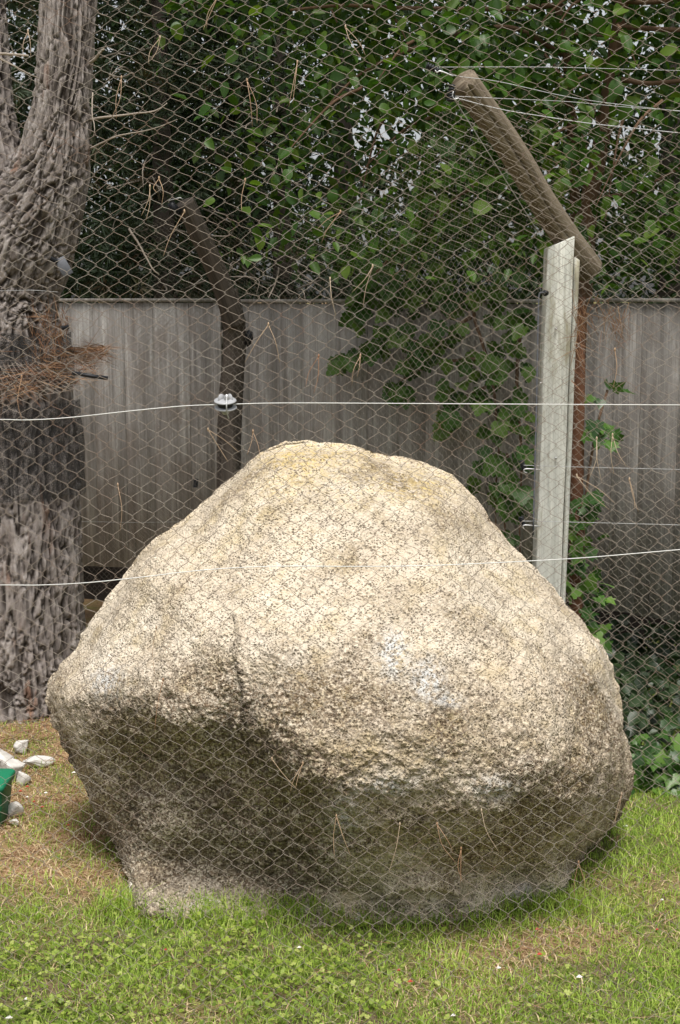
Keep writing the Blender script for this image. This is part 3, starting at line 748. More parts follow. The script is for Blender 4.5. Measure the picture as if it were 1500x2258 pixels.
# ------------------------------------------------------------------ rear netting along the posts
def build_back_net():
    # three lines in plan: top edge (arm tips, sagging), bend line (post tops), ground
    top = np.array([AT(300, 500, 6.3), AT(405, 478, 6.25), AT(540, 482, 6.0), AT(660, 474, 5.6), AT(780, 425, 5.25), AT(900, 335, 4.9), AT(1003, 214, 4.52), AT(1120, 240, 4.5), AT(1300, 268, 4.46), AT(1560, 300, 4.4)])
    bend = np.array([AT(300, 655, 6.42), AT(500, 650, 6.38), AT(620, 640, 6.1), AT(740, 622, 5.85), AT(860, 605, 5.6), AT(1010, 570, 5.25), AT(1180, 530, 4.83), AT(1290, 540, 4.72), AT(1400, 550, 4.62), AT(1600, 560, 4.5)])
    foot = bend.copy(); foot[:, 2] = 0.02; foot[:, 1] += 0.03
    def res(P, n):
        S = spline(P, 800); L = np.concatenate([[0], np.cumsum(np.linalg.norm(np.diff(S, axis=0), axis=1))]); return S
    T, Bn, Ft = res(top, 0), res(bend, 0), res(foot, 0)
    L = np.concatenate([[0], np.cumsum(np.linalg.norm(np.diff(Bn, axis=0), axis=1))])
    step = 0.0185; N = int(L[-1] / step)
    amp = step * 0.5; kn = 0.0165
    mb = MB()
    cols = [np.interp(np.linspace(0, L[-1], N), L, np.arange(800))][0]
    def samp(S, f):
        k = np.clip(f, 0, 798.999); i = k.astype(int); w = (k - i)[..., None]; return S[i] * (1 - w) + S[i + 1] * w
    for i in range(N):
        c = cols[i]
        a, b, d = samp(T, np.array([c]))[0], samp(Bn, np.array([c]))[0], samp(Ft, np.array([c]))[0]
        for (p, q) in ((a, b), (b, d)):
            ln = np.linalg.norm(q - p); n = max(4, int(ln / kn)); SUBN = 3
            t = np.arange(n * SUBN + 1) / SUBN
            base = p + (q - p) * (t / n)[:, None]
            tang = samp(Bn, np.array([min(798, c + 4)]))[0] - b; tang /= np.linalg.norm(tang) + 1e-9
            ph = np.pi * (t + (i % 2))
            off = amp * np.cos(ph)
            nrm = np.cross(tang, (q - p) / ln)
            jit = 0.0012 * np.sin(t * 1.7 + i * 2.1)
            P = base + tang[None] * (off + jit)[:, None] + nrm[None] * (0.012 * np.sin(t * 0.12 + c * 0.02))[:, None]
            V, F, TT = tube(P, 0.00055, 3, False); mb.add(V, F)
    o = mb.obj('wire_netting', MWIRE2)
    tag(o, 'fine wire netting hung from the fence posts and their leaning arms', 'netting')
build_back_net()
def build_fine_net():
    # small-gauge netting between the pine and the dark post
    A, B_ = AT(150, 660, 6.2), AT(485, 650, 6.40)
    mb = MB(); N = 62
    for i in range(N):
        f = i / (N - 1); p = A + (B_ - A) * f; q = p.copy(); q[2] = 0.35; n = int((p[2] - q[2]) / 0.0125); t = np.arange(n * 2 + 1) / 2
        base = p + (q - p) * (t / n)[:, None]; off = 0.0056 * np.cos(np.pi * (t + i % 2))
        P = base + np.array([1, 0.1, 0])[None] * off[:, None]
        V, F, T = tube(P, 0.00042, 3, False); mb.add(V, F)
    o = mb.obj('wire_netting', MWIRE)
    tag(o, 'very fine small-cell wire netting between the pine trunk and the dark post', 'netting')
build_fine_net()

# ------------------------------------------------------------------ pine tree at the left
PINE_Y = 5.72
def bark_tube(path, n, sides, furrow, seed, zs):
    """path rows: px, py, half-width px, Y"""
    S = spline(np.array(path, float), n)
    P = np.array([AT(a, b, y) for a, b, r, y in S]); R = S[:, 2] / FPX * S[:, 3] * 1.01
    V, F, T = tube(P, R, sides, False)
    c = np.repeat(P, sides, 0); d = V - c; rr = np.linalg.norm(d, axis=1); dn = d / rr[:, None]
    a = np.tile(np.arange(sides) / sides * 2 * math.pi, n)
    ln = np.concatenate([[0], np.cumsum(np.linalg.norm(np.diff(P, axis=0), axis=1))]); z = np.repeat(ln, sides)
    Q = np.stack([dn[:, 0] * rr / 0.042, dn[:, 1] * rr / 0.042, z / zs], -1) + seed
    w = np.stack([perlin(Q * 0.9 + 40), perlin(Q * 0.9 + 60), perlin(Q * 0.9 + 80)], -1)
    def cells(X):
        i0 = np.floor(X).astype(int); f1 = np.full(len(X), 9.0); f2 = np.full(len(X), 9.0); idc = np.zeros(len(X), int)
        for dx in (-1, 0, 1):
            for dy in (-1, 0, 1):
                for dz in (-1, 0, 1):
                    c_ = i0 + [dx, dy, dz]; h = _perm[_perm[_perm[c_[:, 0] & 255] + (c_[:, 1] & 255)] + (c_[:, 2] & 255)]
                    pt = c_ + 0.5 + 0.33 * _g[h]; dd = np.linalg.norm(X - pt, axis=1)
                    nearer = dd < f1; f2 = np.where(nearer, f1, np.minimum(f2, dd)); idc = np.where(nearer, h, idc); f1 = np.where(nearer, dd, f1)
        return f2 - f1, idc
    e1, id1 = cells(Q * np.array([0.85, 0.85, 1.0]) + 1.15 * w)
    Qs = Q * np.array([1.0, 1.0, 0.32]); fur = np.abs(perlin(Qs + 0.5 * w))
    fur2 = np.abs(perlin(Qs * np.array([2.1, 2.1, 1.6]) + w + 23))
    plate = (0.5 + 0.5 * sstep(0.0, 0.12, e1)) * (0.10 + 0.90 * sstep(0.01, 0.13, fur)) * (0.40 + 0.60 * sstep(0.0, 0.12, fur2))
    hgt = (_g[id1, 0] * 0.10 + 0.30 * perlin(Q * np.array([3.5, 3.5, 1.0]) + 5))
    plate_h = plate * (0.85 + hgt)
    D = furrow * (plate_h - 0.8) + 0.005 * fbm(Q * 3.5, 3) + 0.02 * perlin(Q * 0.25)
    return V + dn * D[:, None], F, plate, P
def build_pine():
    base = AT(40, 1590, PINE_Y)
    root = thing('pine_tree', 'big forked pine with deeply furrowed grey bark at the left edge', 'tree', loc=(base[0], base[1], 0))
    o = np.array([base[0], base[1], 0])
    V, F, pl, P = bark_tube([(50, 1640, 192, PINE_Y), (48, 1585, 178, PINE_Y), (44, 1500, 163, PINE_Y), (36, 1380, 151, PINE_Y), (30, 1150, 146, PINE_Y), (20, 950, 142, PINE_Y), (6, 800, 136, PINE_Y),
                             (-4, 700, 132, PINE_Y), (14, 620, 118, PINE_Y), (48, 530, 116, PINE_Y - 0.02), (86, 450, 98, PINE_Y - .04), (116, 370, 80, PINE_Y - .05), (132, 280, 68, PINE_Y - .05), (143, 180, 60, PINE_Y - .05),
                             (149, 60, 57, PINE_Y - .04), (154, -100, 55, PINE_Y), (160, -500, 52, PINE_Y + .1), (150, -1100, 46, PINE_Y + .2), (160, -1900, 34, PINE_Y + .3)], 640, 260, 0.028, 0.0, 0.19)
    obj('trunk', V - o, F, MBARK, root, attrs={'plate': pl})
    V, F, pl, P2 = bark_tube([(-10, 640, 118, PINE_Y + .03), (-25, 540, 112, PINE_Y + .05), (-32, 450, 104, PINE_Y + .06), (-44, 350, 92, PINE_Y + .08), (-60, 220, 78, PINE_Y + .10), (-62, 60, 70, PINE_Y + .14), (-70, -120, 66, PINE_Y + .15), (-140, -700, 58, PINE_Y + .2), (-260, -1500, 40, PINE_Y + .3)], 300, 150, 0.024, 50.0, 0.19)
    obj('trunk_fork', V - o, F, MBARK, root, attrs={'plate': pl})
    # dead twigs on the trunk
    def twig(pts, r0, r1):
        mb = MB(); q = spline(np.array([AT(a, b, y) for a, b, y in pts]) - o, 24); q += 0.004 * np.random.default_rng(len(pts)).normal(size=q.shape).cumsum(0) * 0.15
        add_tube(mb, q, np.linspace(r0, r1, 24) * 0.6, 6); mb.obj('dead_twig', MTWIG, root)
    twig([(198, 265, 5.66), (230, 258, 5.6), (290, 250, 5.58), (345, 242, 5.55), (372, 225, 5.55)], 0.010, 0.003)
    twig([(196, 330, 5.66), (260, 300, 5.6), (330, 285, 5.58), (390, 262, 5.55)], 0.007, 0.002)
    twig([(198, 140, 5.64), (216, 122, 5.6), (232, 108, 5.58)], 0.011, 0.006)
    twig([(205, 205, 5.6), (203, 250, 5.55), (208, 280, 5.52), (204, 300, 5.52)], 0.005, 0.002)
    twig([(-40, 120, 5.4), (10, 119, 5.38), (40, 120, 5.36), (62, 122, 5.35)], 0.010, 0.007)
    twig([(-20, 120, 5.4), (30, 145, 5.4), (60, 160, 5.4), (85, 172, 5.42)], 0.006, 0.003)
    twig([(285, 505, 6.3), (310, 545, 6.25), (335, 590, 6.2), (350, 605, 6.2)], 0.009, 0.004)
    twig([(240, 165, 6.2), (270, 170, 6.2), (296, 160, 6.2)], 0.007, 0.004)
    # crown overhead (out of the picture, it shades the wall and the shrubs)
    r = np.random.default_rng(5)
    nC = 520
    c = np.stack([r.uniform(-3.6, 3.6, nC), r.uniform(4.5, 9.5, nC), r.uniform(3.35, 5.6, nC)], -1)
    c[:, 2] += 0.10 * (c[:, 1] - 5.0)
    n = 34; cc = np.repeat(c, n, 0)
    dirs = r.normal(size=(len(cc), 3)); dirs /= np.linalg.norm(dirs, axis=1)[:, None]
    V, F, rn = blades(cc + dirs * 0.05, dirs, r.uniform(0.13, 0.24, len(cc)), 0.010, r)
    cr = obj('crown', V - o, F, MPINE, root, attrs={'rnd': rn})
    mb = MB()
    for k in range(26):
        tgt = c[r.integers(nC)]; st = np.array([base[0] + 0.2, PINE_Y + .1, 3.1 + k * 0.08])
        midp = (st + tgt) / 2 + np.array([0, 0, 0.15])
        add_tube(mb, spline([st - o, midp - o, tgt - o], 12), np.linspace(0.035, 0.008, 12), 6)
    mb.obj('limb', MBARK, root)
    return root
def blades(base, dirs, length, width, r, droop=0.0):
    """thin two-sided blades: 4 verts each (quad), from base along dirs"""
    n = len(base); length = np.broadcast_to(length, (n,)); width = np.broadcast_to(width, (n,))
    side = np.cross(dirs, r.normal(size=(n, 3))); side /= np.linalg.norm(side, axis=1)[:, None] + 1e-9
    tip = base + dirs * length[:, None]; tip[:, 2] -= droop * length
    w = (side * width[:, None]) / 2
    V = np.stack([base - w, base + w, tip + w * 0.25, tip - w * 0.25], 1).reshape(-1, 3)
    F = np.arange(n * 4).reshape(n, 4)
    rn = np.repeat(r.random(n), 4)
    return V, F, rn
build_pine()

# guard skirt, needle shelf, litter and tags on the pine
def build_guards():
    def trunk_c(py): return np.interp(py, [500, 620, 700, 800, 950, 1150, 1500], [40, 0, -4, 6, 20, 30, 40])
    def trunk_r(py): return np.interp(py, [500, 620, 700, 800, 950, 1150, 1500], [120, 130, 132, 136, 142, 146, 152])
    # dark shade-mesh skirt
    for (y0, y1, nm, lab) in ((885, 1085, 'mesh_skirt', 'dark shade mesh skirt wrapped round the pine trunk below the needle shelf'), (735, 850, 'mesh_skirt', 'dark shade mesh band wrapped round the pine trunk above the needle shelf')):
        V = []; n = 14; s = 64
        for k in range(n):
            py = y0 + (y1 - y0) * k / (n - 1); c = AT(trunk_c(py), py, PINE_Y); R = trunk_r(py) / FPX * PINE_Y * 1.05 + 0.018
            a = np.arange(s) / s * 2 * math.pi
            rr = R * (1 + 0.02 * np.sin(a * 7 + k * 0.2) + 0.012 * np.sin(a * 13 + k))
            V.append(np.stack([c[0] + rr * np.cos(a), c[1] + rr * np.sin(a), np.full(s, c[2]) + 0.006 * np.sin(a * 9)], -1))
        V = np.concatenate(V); i = np.arange(n - 1)[:, None] * s; j = np.arange(s)[None]; j2 = (j + 1) % s
        F = np.stack([i + j, i + j2, i + s + j2, i + s + j], -1).reshape(-1, 4)
        tag(obj(nm, V, F, MSCREEN), lab, 'mesh skirt', 'mesh wraps on the pine trunk')
    # wire grid shelf: a drooping collar round the trunk, wider on the right
    c0 = AT(10, 800, PINE_Y)
    def shelf(a, f):
        """a angle, f 0..1 from trunk to rim"""
        R0 = 0.26; right = np.clip(np.cos(a), 0, 1) ** 2
        R = R0 + f * (0.09 + 0.07 * right + 0.05 * np.clip(-np.sin(a), 0, 1))
        z = c0[2] + 0.02 - f * (0.045 + 0.135 * np.clip(-np.sin(a), 0, 1) - 0.06 * right) + 0.02 * np.sin(a * 5 + 1) * f
        return np.stack([c0[0] + R * np.cos(a), c0[1] + R * np.sin(a), z], -1)
    root = thing('needle_shelf', 'fine wire grid collar round the pine trunk, drooping like a shelf', 'wire collar', loc=tuple(c0))
    mb = MB()
    for k in range(9):
        a = np.linspace(-math.pi, math.pi, 150); V, F, T = tube(shelf(a, np.full(150, k / 8)) - c0, 0.0010, 3, False); mb.add(V, F)
    for k in range(110):
        a0 = -math.pi + k / 110 * 2 * math.pi; f = np.linspace(0, 1, 9); V, F, T = tube(shelf(a0 + 0.25 * f, f) - c0, 0.0010, 3, False); mb.add(V, F)
    g = mb.obj('wire_grid', MWIRE, root)
    mb = MB(); add_tube(mb, [AT(160, 822, 5.42) - c0, AT(195, 828, 5.42) - c0, AT(238, 834, 5.42) - c0], 0.0075, 6); mb.obj('black_strut', MBLACK, root)
    # rusty needle litter on it
    r = np.random.default_rng(9); n = 1300
    a = r.uniform(-2.2, 0.75, n); f = r.random(n) ** 0.8
    clump = fbm(np.stack([a * 2.2, f * 3, 0 * a], -1), 3); keep = clump + 0.25 * (1 - f) + 0.10 * r.normal(size=n) > 0.02
    a, f = a[keep], f[keep]; B = shelf(a, f); B[:, 2] += 0.012 + 0.03 * r.random(len(B)) * (1 - f)
    d = r.normal(size=B.shape); d[:, 2] = d[:, 2] * 0.35 - 0.10; d /= np.linalg.norm(d, axis=1)[:, None]
    V, F, rn = blades(B, d, r.uniform(0.06, 0.13, len(B)), 0.0026, r, 0.1)
    lit = obj('needle_litter', V, F, MNEEDR, attrs={'rnd': rn})
    tag(lit, 'rust-red fallen pine needles heaped on the wire collar', 'needles', None, 'stuff')
    # needles gathered on the bark above the collar
    n = 230; pyv = r.uniform(690, 800, n); pxv = r.uniform(70, 150, n); B = ATv(pxv, pyv, np.full(n, 5.50) + r.uniform(0, .05, n))
    d = r.normal(size=B.shape) * [0.5, 0.3, 1.0]; d /= np.linalg.norm(d, axis=1)[:, None]
    V, F, rn = blades(B, d, r.uniform(0.05, 0.11, n), 0.0024, r)
    tag(obj('needle_tuft', V, F, MNEEDR, attrs={'rnd': rn}), 'tuft of rust-red needles stuck to the bark just above the wire collar', 'needles', None, 'stuff')
    # grey tag
    mb = MB(); q = AT(141, 588, 5.44); R = Matrix.Rotation(math.radians(-28), 3, 'Y') @ Matrix.Rotation(0.2, 3, 'Z')
    add_box(mb, q, (0.040, 0.003, 0.072), np.array(R))
    t = mb.obj('metal_tag', MPLATE, None, False); tag(t, 'small grey metal tag tilted on the pine trunk below the fork', 'tag')
    bv = t.modifiers.new('bevel', 'BEVEL'); bv.width = 0.001
build_guards()

# ------------------------------------------------------------------ insulators, wires, electric rope
def coil_insulator(name, label, c, axis, ln=0.05, r=0.011, hook=None, group='black spring insulators'):
    c = np.asarray(c, float); root = thing(name, label, 'insulator', group, tuple(c))
    mb = MB(); prof = [(0.001, -ln / 2)]; n = 6
    for k in range(n):
        z = -ln / 2 + ln * k / n; prof += [(r, z + 0.001), (r, z + ln / n * 0.5), (r * 0.66, z + ln / n * 0.6), (r * 0.66, z + ln / n * 0.95)]
    prof += [(0.001, ln / 2)]
    lathe(mb, prof, (0, 0, 0), axis, 14); mb.obj('body', MBLACK, root)
    if hook is not None:
        mb = MB(); add_tube(mb, spline([np.asarray(h) - c for h in hook], 14), 0.0024, 6); mb.obj('hook', MSTEEL, root)
    return root
coil_insulator('insulator', 'black insulator at the very tip of the log arm', AT(957, 152, 4.47), (0.7, 0.1, -0.3), 0.05, 0.012, [AT(960, 155, 4.46), AT(964, 160, 4.46), AT(972, 157, 4.46), AT(1000, 168, 4.46)])
coil_insulator('insulator', 'black insulator under the tip of the log arm beside the upper rope end', AT(996, 205, 4.47), (0.1, 0.1, 1), 0.05, 0.012, [AT(1000, 202, 4.46), AT(998, 212, 4.46), AT(1003, 219, 4.46), AT(1012, 216, 4.46)])
coil_insulator('insulator', 'black insulator left of the pale post, above the boulder shoulder', AT(1153, 1026, 4.84), (0.35, 0.1, -1), 0.036, 0.010, [AT(1162, 1043, 4.82), AT(1156, 1040, 4.82), AT(1160, 1034, 4.82), AT(1195, 1036, 4.82)])
coil_insulator('insulator', 'black insulator left of the pale post, close to the boulder edge', AT(1152, 1150, 4.84), (0.35, 0.1, -1), 0.036, 0.010, [AT(1156, 1167, 4.82), AT(1154, 1163, 4.82), AT(1158, 1158, 4.82), AT(1190, 1161, 4.82)])
coil_insulator('insulator', 'small black insulator jutting from the pine trunk onto the grey boards', AT(144, 722, 5.5), (1, 0, 0.25), 0.030, 0.010)
coil_insulator('insulator', 'small black insulator hanging before the grey boards just above the boulder', AT(432, 1065, 6.4), (0.1, 0, 1), 0.040, 0.013)
coil_insulator('insulator', 'black insulator beside the grey metal tag on the pine', AT(120, 574, 5.44), (1, 0, -0.5), 0.030, 0.012)

def wire(name, label, pts, rad, mat, n=120, sides=6, group=None, cat='wire'):
    P = spline(np.array([AT(a, b, y) for a, b, y in pts]), n); V, F, T = tube(P, rad, sides, False)
    o = obj(name, V, F, mat); tag(o, label, cat, group); return o
R1 = 0.00080
wire('electric_rope', 'white electric fence rope running level above the boulder top', [(-160, 926, YN - .01), (0, 925, YN - .01), (60, 926, YN - .01), (150, 921, YN - .01), (300, 905, YN - .01), (410, 895, YN - .01), (497, 892, YN - .02), (600, 889, YN - .01), (750, 889, YN - .01), (1100, 891, YN - .01), (1500, 893, YN - .01), (1700, 893, YN - .01)], R1, MROPE, 200, 8, 'white electric fence ropes', 'fence rope')
wire('electric_rope', 'white electric fence rope sagging across the middle of the boulder', [(-160, 1291, YN - .01), (0, 1290, YN - .01), (90, 1290, YN - .01), (190, 1285, YN - .01), (300, 1274, YN - .01), (450, 1257, YN - .01), (600, 1249, YN - .01), (800, 1249, YN - .01), (950, 1247, YN - .01), (1150, 1238, YN - .01), (1300, 1229, YN - .01), (1500, 1212, YN - .01), (1700, 1196, YN - .01)], R1, MROPE, 200, 8, 'white electric fence ropes', 'fence rope')
wire('steel_wire', 'thick steel edge wire of the rear netting right of the log arm', [(1003, 215, 4.47), (1100, 240, 4.46), (1200, 257, 4.45), (1300, 272, 4.44), (1420, 285, 4.43), (1580, 302, 4.41)], 0.0013, MTHIN, 60)
wire('steel_wire', 'upper bright wire running right from the log arm tip', [(970, 156, 4.46), (1010, 168, 4.46), (1100, 180, 4.46), (1250, 213, 4.45), (1380, 232, 4.45), (1580, 254, 4.44)], 0.0010, MTHIN, 60)
wire('steel_wire', 'thin straight wire topmost of those right of the log arm', [(958, 148, 4.47), (1200, 148, 4.46), (1400, 153, 4.45), (1580, 158, 4.45)], 0.0008, MTHIN, 40)
wire('steel_wire', 'thin wire crossing the log arm just under its insulator', [(1000, 212, 4.47), (1100, 217, 4.46), (1250, 224, 4.46), (1380, 236, 4.46), (1580, 250, 4.45)], 0.0009, MTHIN, 40)
wire('steel_wire', 'slack tension wire hanging along the underside of the log arm', [(1003, 220, 4.47), (1060, 310, 4.56), (1120, 405, 4.68), (1170, 485, 4.78), (1188, 512, 4.82)], 0.0016, MTHIN, 40)
wire('steel_wire', 'upper thin wire passing right of the pale post low on the dark boards', [(1155, 1026, 4.83), (1250, 1029, 4.8), (1400, 1033, 4.76), (1580, 1037, 4.7)], 0.0010, MTHIN, 40)
wire('steel_wire', 'lower thin wire passing right of the pale post low on the dark boards', [(1152, 1149, 4.83), (1250, 1151, 4.8), (1400, 1155, 4.76), (1580, 1160, 4.7)], 0.0011, MTHIN, 40)
wire('steel_wire', 'thin wire between the pine and the small insulator near the boulder', [(180, 1150, 5.6), (300, 1152, 6.0), (430, 1150, 6.35)], 0.0008, MTHIN, 30)
wire('steel_wire', 'thin wire strung across the pine bark below the metal tag', [(-60, 640, 5.46), (20, 641, 5.43), (70, 640, 5.42), (128, 644, 5.45)], 0.0010, MTHIN, 30)

def build_disc_insulator():
    c = AT(497, 890, YN - 0.02); root = thing('disc_insulator', 'pale grey double disc insulator on the upper white rope', 'insulator', None, tuple(c))
    ax = (0.0, -0.30, 1.0)
    def disc(z, r): return [(0.001, z + 0.0022), (r * 0.5, z + 0.0026), (r * 0.93, z + 0.0016), (r, z), (r * 0.93, z - 0.0012), (r * 0.3, z - 0.002), (0.001, z - 0.002)]
    mb = MB(); lathe(mb, disc(0.0055, 0.0205), (0, 0, 0), ax, 36); mb.obj('upper_disc', MWHITEP, root)
    mb = MB(); lathe(mb, disc(-0.0075, 0.0205), (0.0005, 0, 0), ax, 36); mb.obj('lower_disc', MWHITEP, root)
    mb = MB(); lathe(mb, [(0.013, -0.0052), (0.0145, -0.001), (0.013, 0.0034)], (0, 0, 0), ax, 24); mb.obj('groove_core', MBLACK, root)
    def petal(x, y, rz, s):
        m = MB(); a = np.linspace(0, math.pi, 12)
        for yy in (0.0, 0.0018):
            pass
        pts = np.stack([s * np.cos(a), 0 * a, s * 1.25 * np.sin(a)], -1)
        V = np.concatenate([pts, pts + [0, 0.002, 0]]); k = len(pts)
        F = [[i, i + 1, k + i + 1, k + i] for i in range(k - 1)]; T = [[0, i + 1, i] for i in range(1, k - 1)] + [[k, k + i, k + i + 1] for i in range(1, k - 1)]
        R = np.array(Matrix.Rotation(rz, 3, 'Z')); V = V @ R.T + np.array([x, y, 0.007])
        return obj('tab', V, [np.array(F), np.array(T)], MWHITEP, root, False)
    petal(-0.006, -0.002, 0.9, 0.0085); petal(0.007, 0.002, -0.9, 0.0085)
    mb = MB(); lathe(mb, [(0.0001, 0.018), (0.004, 0.016), (0.005, 0.010), (0.004, 0.006)], (0.003, 0, 0), ax, 14); mb.obj('screw_head', MSTEEL, root)
    mb = MB(); add_tube(mb, spline([(-0.001, -0.004, 0.013), (0.003, -0.010, 0.012), (0.004, -0.023, 0.0), (0.0045, -0.021, -0.014), (0.007, -0.014, -0.026)], 24), 0.0013, 6); mb.obj('tie_wire', MTHIN, root)
    mb = MB(); lathe(mb, [(0.007, -0.010), (0.008, -0.014), (0.005, -0.020), (0.0001, -0.021)], (0, 0, 0), ax, 16); mb.obj('base_cap', MWHITEP, root)
build_disc_insulator()

# ------------------------------------------------------------------ leaves
def leaf_mesh(name, outline, fold=0.18, curl=0.12, rows=None):
    """outline: half-profile (t along leaf 0..1, half width). Two rows of quads each side of the midrib."""
    t = np.array([p[0] for p in outline]); w = np.array([p[1] for p in outline]); n = len(t)
    V = []
    for k in range(n):
        z = -curl * t[k] ** 2
        V += [(-w[k], t[k], z + fold * w[k]), (-w[k] * 0.5, t[k], z + fold * w[k] * 0.62), (0, t[k], z), (w[k] * 0.5, t[k], z + fold * w[k] * 0.62), (w[k], t[k], z + fold * w[k])]
    F = [[k * 5 + j, k * 5 + j + 1, k * 5 + 5 + j + 1, k * 5 + 5 + j] for k in range(n - 1) for j in range(4)]
    return make_mesh(name, np.array(V), np.array(F))
def poly_leaf(name, pts, fold=0.15, curl=0.15):
    """lobed leaf as a fan about the blade's middle"""
    P = np.array(pts, float); c = np.array([0, 0.45]); Q = np.concatenate([[c], P])
    z = fold * np.abs(Q[:, 0]) - curl * np.clip(Q[:, 1], 0, 1) ** 2
    V = np.concatenate([Q, z[:, None]], 1); n = len(P)
    T = [[0, 1 + i, 1 + (i + 1) % n] for i in range(n)]
    return make_mesh(name, V, np.array(T))
ser = [(0, 0.02), (0.03, 0.20), (0.10, 0.34), (0.18, 0.36), (0.22, 0.41), (0.34, 0.41), (0.38, 0.44), (0.50, 0.40), (0.53, 0.42), (0.66, 0.32), (0.69, 0.33), (0.80, 0.20), (0.83, 0.20), (0.93, 0.07), (1.0, 0.0)]
BROAD = [leaf_mesh('broad_leaf_a', [(a, b * 0.82) for a, b in ser], 0.25, 0.18), leaf_mesh('broad_leaf_b', [(a, b * 0.66) for a, b in ser], 0.35, 0.05), leaf_mesh('broad_leaf_c', [(a, b * 0.92) for a, b in ser], 0.08, 0.32)]
def mir(h): return h + [(-x, y) for x, y in reversed(h) if abs(x) > 1e-6]
lob = mir([(0, 0.06), (0.14, -0.04), (0.30, 0.02), (0.42, 0.16), (0.36, 0.26), (0.52, 0.36), (0.47, 0.46), (0.50, 0.58), (0.34, 0.60), (0.33, 0.74), (0.20, 0.76), (0.17, 0.90), (0, 1.0)])
VINE = [poly_leaf('vine_leaf_a', lob, 0.2, 0.2), poly_leaf('vine_leaf_b', [(x * 0.9, y) for x, y in lob], 0.4, 0.05), poly_leaf('vine_leaf_c', [(x * 1.1, y) for x, y in lob], 0.05, 0.35)]
ivy = mir([(0, 0.10), (0.18, -0.02), (0.34, 0.06), (0.52, 0.12), (0.40, 0.34), (0.56, 0.52), (0.30, 0.56), (0.16, 0.74), (0, 1.0)])
IVYM = [poly_leaf('ivy_leaf_a', ivy, 0.15, 0.15), poly_leaf('ivy_leaf_b', [(x * 0.9, y) for x, y in ivy], 0.3, 0.05), poly_leaf('ivy_leaf_c', ivy, -0.1, 0.3)]
for m_ in BROAD: m_.materials.append(MBLO)
for m_ in VINE: m_.materials.append(MVINE)
for m_ in IVYM: m_.materials.append(MIVY)
def place_leaf(meshes, P, size, root, o, r, up=0.35, cam=0.75, rndk=0.55, droop=0.7, sx=1.0):
    """one leaf object; blade faces roughly up and outwards, tip hangs"""
    nrm = Vector((0, -cam, up)) + Vector(r.normal(size=3)) * rndk; nrm.normalize()
    tip = Vector(r.normal(size=3)) + Vector((0, -0.25, -droop * 1.6)); tip -= nrm * tip.dot(nrm); tip.normalize()
    xx = tip.cross(nrm)
    M = Matrix((xx * size * sx, tip * size, nrm * size)).transposed().to_4x4(); M.translation = Vector(P - o)
    ob = bpy.data.objects.new('leaf', meshes[r.integers(len(meshes))]); C.objects.link(ob)
    ob.parent = root; ob.matrix_local = M
    return ob
def leaf_cloud(P, size, r, up=0.4, cam=0.6, rndk=0.6, droop=0.6, aspect=0.62, fold=0.12):
    """many leaves in one mesh: six corners, folded along the midrib"""
    n = len(P); size = np.broadcast_to(size, (n,))
    nr = np.array([0, -cam, up]) + r.normal(size=(n, 3)) * rndk; nr /= np.linalg.norm(nr, axis=1)[:, None]
    tp = r.normal(size=(n, 3)) + np.array([0, -0.2, -droop * 1.6]); tp -= nr * (tp * nr).sum(1)[:, None]; tp /= np.linalg.norm(tp, axis=1)[:, None]
    xx = np.cross(tp, nr); L = size[:, None]; W = L * aspect / 2
    b = P; m1 = P + tp * L * 0.28; m2 = P + tp * L * 0.66; t = P + tp * L
    up_ = nr * L * fold
    V = np.stack([b, m1 + xx * W * 0.95 + up_, m2 + xx * W * 0.75 + up_, t, m2 - xx * W * 0.75 + up_, m1 - xx * W * 0.95 + up_], 1).reshape(-1, 3)
    k = np.arange(n)[:, None] * 6
    F = np.concatenate([k + [[0, 1, 2, 3]], k + [[0, 3, 4, 5]]])
    return V, F, np.repeat(r.random(n), 6)
def clumps(r, n, per, lo, hi, rad, keep=None):
    c = r.uniform(lo, hi, (n, 3))
    if keep is not None: c = c[keep(c)]
    P = np.repeat(c, per, 0) + r.normal(size=(len(c) * per, 3)) * np.array(rad)
    return P, c
def to_px(P):
    d = P - np.array([0, 0, CAM_H]); f = d[:, 1] * CP - d[:, 2] * SP; u = d[:, 1] * SP + d[:, 2] * CP
    return 750 + FPX * d[:, 0] / f, 1129 - FPX * u / f

